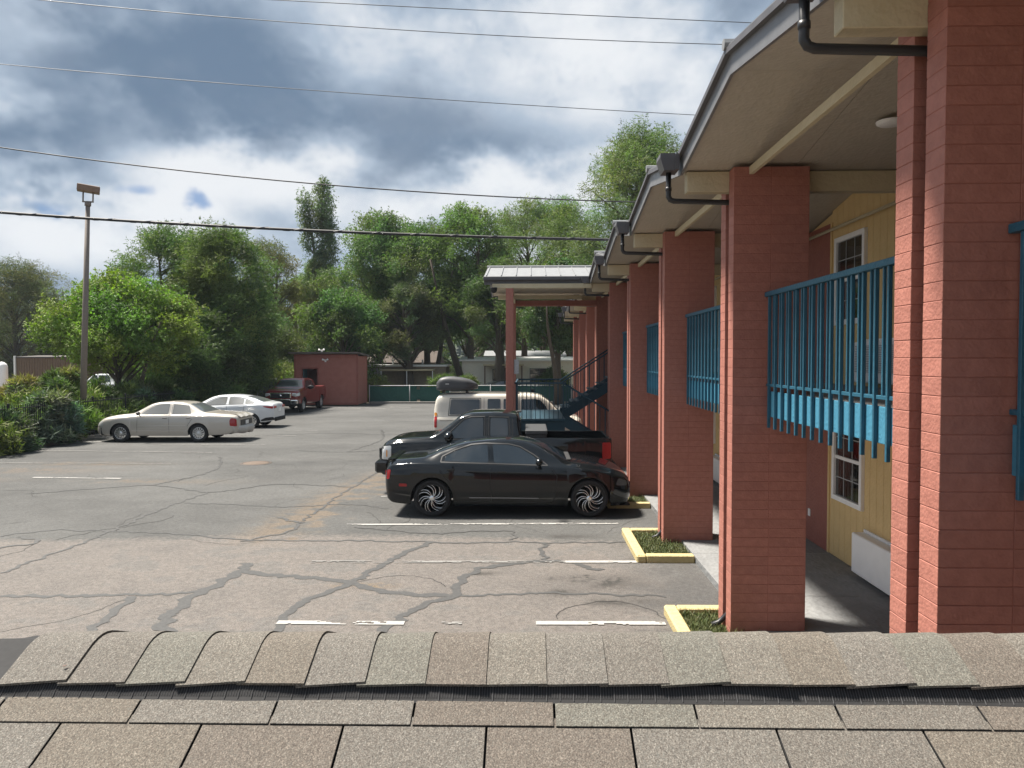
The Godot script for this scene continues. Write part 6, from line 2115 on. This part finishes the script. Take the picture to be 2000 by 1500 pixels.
func build_houses() -> void:
	var siding := worn(lin(0.74, 0.71, 0.60), lin(0.80, 0.77, 0.66), 0.7, 0.4, 0.03, 2.0, 101)
	var tan_wall := worn(lin(0.20, 0.165, 0.115), lin(0.26, 0.215, 0.155), 0.8, 0.4, 0.04, 2.0, 102)
	# flat roofed trailer with an awning
	var lo := Vector3(-12.6, 0.0, -64.0)
	var hi := Vector3(-6.6, 2.45, -60.6)
	var off := Vector3((lo.x + hi.x) / 2, 0, (lo.z + hi.z) / 2)
	var t := small_house("trailer_home", "flat roofed tan trailer with pale awning beyond the green fence", lo, hi, tan_wall, M.white, 0.15, 0.05, true)
	bpart("awning", Vector3(-11.6, 2.12, -60.58), Vector3(-7.4, 2.24, -59.3), M.cream, t, off, 0.03)
	for i in 9:
		bpart("metal_rib", Vector3(-12.6 + i * 0.115, 0.3, -60.598), Vector3(-12.54 + i * 0.115, 2.3, -60.55), M.galv, t, off)
	for x in [-11.5, -9.5, -7.5]:
		bpart("awning_post", Vector3(x, 0, -59.4), Vector3(x + 0.06, 2.12, -59.34), M.white, t, off)
	for x in [-11.0, -8.6]:
		var vs := mb(true)
		tube(vs, [Vector3(x, 2.6, -62.0) - off, Vector3(x, 3.0, -62.0) - off], 0.07, 8)
		part("roof_vent", done(vs), M.white, t)
	# brown roofed house behind it
	small_house("shingled_house", "house with brown shingle roof behind the flat trailer", Vector3(-15.0, 0, -78.0), Vector3(-9.0, 2.6, -71.0), tan_wall, worn(lin(0.055, 0.042, 0.034), lin(0.085, 0.066, 0.054), 0.9, 0.5, 0.05, 3.0, 103), 0.4, 1.1, true)
	# cream mobile home
	lo = Vector3(-5.4, 0.25, -66.0)
	hi = Vector3(3.6, 2.85, -61.8)
	off = Vector3((lo.x + hi.x) / 2, 0, (lo.z + hi.z) / 2)
	t = small_house("mobile_home", "cream mobile home with porch seen left and right of the porch post", lo, hi, siding, M.white, 0.25, 0.25, true)
	for i in 10:
		bpart("lap_siding", Vector3(-5.4, 0.3 + i * 0.25, -61.8), Vector3(3.6, 0.54 + i * 0.25, -61.775), siding, t, off)
	house_window(t, off, 0.1, 1.55, 1.05, 2.25, -61.775, 2, 3)
	house_window(t, off, -2.9, -2.4, 1.3, 2.2, -61.775, 1, 2)
	bpart("door", Vector3(-2.05, 0.35, -61.774), Vector3(-1.15, 2.3, -61.74), mat(lin(0.05, 0.035, 0.03), 0.6), t, off)
	bpart("porch_roof", Vector3(-3.6, 2.5, -61.77), Vector3(-0.4, 2.62, -60.0), M.cream, t, off)
	for x in [-3.5, -0.6]:
		bpart("porch_post", Vector3(x, 0, -60.2), Vector3(x + 0.1, 2.5, -60.1), mat(lin(0.13, 0.075, 0.05), 0.8), t, off)
	bpart("porch_deck", Vector3(-3.6, 0.3, -61.77), Vector3(-0.4, 0.42, -60.0), mat(lin(0.13, 0.075, 0.05), 0.8), t, off)
	# metal roofed trailer behind
	small_house("metal_roof_trailer", "white trailer with pale metal roof behind the cream mobile home", Vector3(-4.0, 0, -76.0), Vector3(3.4, 3.2, -71.5), M.white, M.roofpale, 0.2, 0.5, true)
	# brown storage shed at the far left
	lo = Vector3(-47.4, 0, -77.0)
	hi = Vector3(-41.2, 3.2, -70.0)
	off = Vector3((lo.x + hi.x) / 2, 0, (lo.z + hi.z) / 2)
	var brown := worn(lin(0.15, 0.098, 0.062), lin(0.19, 0.128, 0.085), 0.7, 0.4, 0.04, 0.0, 104)
	t = small_house("storage_shed", "brown ribbed metal storage shed at the left behind the hedge", lo, hi, brown, mat(lin(0.09, 0.08, 0.075), 0.6), 0.1, 0.12, true)
	for i in 26:
		var x := -47.4 + i * 0.242
		bpart("metal_rib", Vector3(x, 0.05, -69.998), Vector3(x + 0.05, 3.18, -69.95), brown, t, off)
	bpart("downpipe", Vector3(-47.5, 0, -69.95), Vector3(-47.35, 3.4, -69.8), M.white, t, off)
	# pale round tank beside it
	var tk := thing("white_tank", "pale round tank at the left edge beside the storage shed", "tank", Vector3(-49.1, 0, -70.5))
	var ts := mb(true)
	lathe(ts, [Vector2(0.5, 0.0), Vector2(0.5, 2.4), Vector2(0.4, 2.65), Vector2(0.2, 2.8), Vector2(0.0, 2.85)], 24, Transform3D(Basis(Vector3.RIGHT, -PI / 2), Vector3.ZERO))
	part("shell", done(ts), M.white, tk)
	ts = mb(true)
	lathe(ts, [Vector2(0.53, 0.0), Vector2(0.53, 0.18), Vector2(0.5, 0.2)], 24, Transform3D(Basis(Vector3.RIGHT, -PI / 2), Vector3.ZERO))
	part("base_ring", done(ts), M.kerbconcrete, tk)

func build_pole_and_cables() -> void:
	var t := thing("light_pole", "tall grey brown light pole with box lamp above the hedge", "light pole", Vector3(-17.95, 0, -30.4))
	t.rotation.z = -0.045
	var pm := worn(lin(0.16, 0.13, 0.11), lin(0.21, 0.175, 0.15), 0.6, 0.8, 0.04, 2.0, 110)
	var st := mb(true)
	tube(st, [Vector3(0, 0, 0), Vector3(0, 4.5, 0), Vector3(0, 9.2, 0)], [0.13, 0.115, 0.085], 10)
	part("pole", done(st), pm, t)
	st = mb(true)
	tube(st, [Vector3(0, 9.18, 0), Vector3(0, 9.32, 0)], 0.12, 10)
	part("pole_cap", done(st), pm, t)
	var hm := worn(lin(0.17, 0.11, 0.075), lin(0.24, 0.155, 0.11), 0.6, 1.0, 0.04, 0.0, 111)
	bpart("cross_arm", Vector3(-0.22, 9.32, -0.03), Vector3(0.22, 9.37, 0.03), pm, t)
	for s in [-0.2, 0.2]:
		bpart("bracket", Vector3(s - 0.016, 9.371, -0.03), Vector3(s + 0.016, 9.72, 0.03), pm, t)
	st = mb()
	cbox(st, Vector3(-0.40, 0.0, -0.24), Vector3(0.40, 0.26, 0.24), 0.02, Transform3D(Basis(Vector3(0, 1, 0), 0.5) * Basis(Vector3(0, 0, 1), -0.06), Vector3(0, 9.72, 0)))
	part("lamp_housing", done(st), hm, t)
	var cb := mat(lin(0.012, 0.012, 0.014), 0.6)
	var wires := [
		["thick black bundled cable crossing the sky lowest, above the trees", -24.0, [6.818, -0.02917, 0.00144], 0.046],
		["grey cable crossing the sky second lowest, in front of the poplar", -26.0, [8.461, -0.05321, 0.00268], 0.022],
		["thin cable crossing the sky third from the bottom", -28.0, [12.195, -0.07132, 0.00076], 0.012],
		["thin cable crossing the sky, the longer of the two topmost", -28.5, [14.824, -0.05878, 0.00149], 0.014],
		["thin cable across the top right of the sky, the topmost", -29.0, [15.927, -0.05841, 0.00023], 0.014]]
	for i in wires.size():
		var w = wires[i]
		var q: Array = w[2]
		var pts := []
		for k in 41:
			var x := lerpf(-34.0, 26.0, k / 40.0)
			pts.append(Vector3(x, q[0] + q[1] * x + q[2] * x * x, 0))
		var c := thing("overhead_cable", w[0], "cable", Vector3(0, 0, w[1]), 0.0, "overhead cables")
		st = mb(true)
		tube(st, pts, w[3], 6)
		part("wire", done(st), cb if i < 2 else mat(lin(0.06, 0.065, 0.07), 0.5), c)
		if i == 0:
			st = mb(true)
			var hp := []
			for k in 361:
				var x := lerpf(-34.0, 26.0, k / 360.0)
				var a := x * 5.2
				hp.append(Vector3(x, q[0] + q[1] * x + q[2] * x * x + 0.046 * sin(a), 0.046 * cos(a)))
			tube(st, hp, 0.011, 4)
			part("lashing_wire", done(st), M.darksteel, c)

func build_hills() -> void:
	var n := FastNoiseLite.new()
	n.seed = 8
	n.frequency = 0.006
	var st := mb(true)
	var hm := worn(lin(0.030, 0.045, 0.022), lin(0.055, 0.07, 0.035), 0.95, 0.02, 0.05, 3.0, 120)
	var cols := 80
	var rows := 6
	var g := []
	for j in rows + 1:
		var row := []
		for i in cols + 1:
			var x := lerpf(-520.0, 320.0, float(i) / cols)
			var z := lerpf(-230.0, -420.0, float(j) / rows)
			var y: float = sin(PI * minf(j / float(rows), 0.6) / 1.2) * (20.0 + 12.0 * n.get_noise_2d(x, z)) - 0.5
			row.append(Vector3(x, y, z))
		g.append(row)
	for j in rows:
		for i in cols:
			quad(st, g[j][i], g[j + 1][i], g[j + 1][i + 1], g[j][i + 1])
	var o := part("hills", done(st), hm, self)
	tag(o, "", "", "", "structure")
	# far pine wood on the slope
	var ps := mb()
	var rng := RandomNumberGenerator.new()
	rng.seed = 44
	for lv in 7:
		var y0 := lv * 0.9 + 0.6
		var r := 1.5 * (1.0 - lv / 7.5)
		for k in 9:
			var a := TAU * k / 9.0 + lv * 0.4
			var d := Vector3(cos(a), 0, sin(a))
			var s := Vector3(-sin(a), 0, cos(a)) * r * 0.42
			tri(ps, Vector3(0, y0 + 1.3, 0), d * r * rng.randf_range(0.8, 1.15) + s + Vector3(0, y0 - 0.15, 0), d * r - s + Vector3(0, y0 - 0.2, 0))
	var pine := done(ps)
	var xfs := []
	var cl := []
	for i in 2600:
		var x := rng.randf_range(-430.0, 200.0)
		var z := rng.randf_range(-232.0, -350.0)
		var j := (-230.0 - z) / 190.0 * rows
		var y: float = sin(PI * minf(j / float(rows), 0.6) / 1.2) * (20.0 + 12.0 * n.get_noise_2d(x, z)) - 0.7
		xfs.append(Transform3D(Basis(Vector3.UP, rng.randf() * TAU).scaled(Vector3.ONE * rng.randf_range(0.8, 1.5)), Vector3(x, y, z)))
		var v := rng.randf_range(0.7, 1.3)
		cl.append(Color(0.034 * v, 0.052 * v, 0.026 * v))
	var w := copies("pine_wood", pine, leaf_mat(0.0), xfs, cl, self)
	tag(w, "far dark pine wood on the hill at the left", "wood", "", "stuff")

func _ready() -> void:
	setup_view()
	print("sky ", Time.get_ticks_msec())
	make_materials()
	build_ground()
	print("ground ", Time.get_ticks_msec())
	build_hills()
	build_motel()
	print("motel ", Time.get_ticks_msec())
	build_shed()
	build_houses()
	build_fences()
	build_shingle_roof()
	print("roof ", Time.get_ticks_msec())
	build_vehicles()
	print("vehicles ", Time.get_ticks_msec())
	build_trees()
	build_pole_and_cables()
	print("done ", Time.get_ticks_msec())
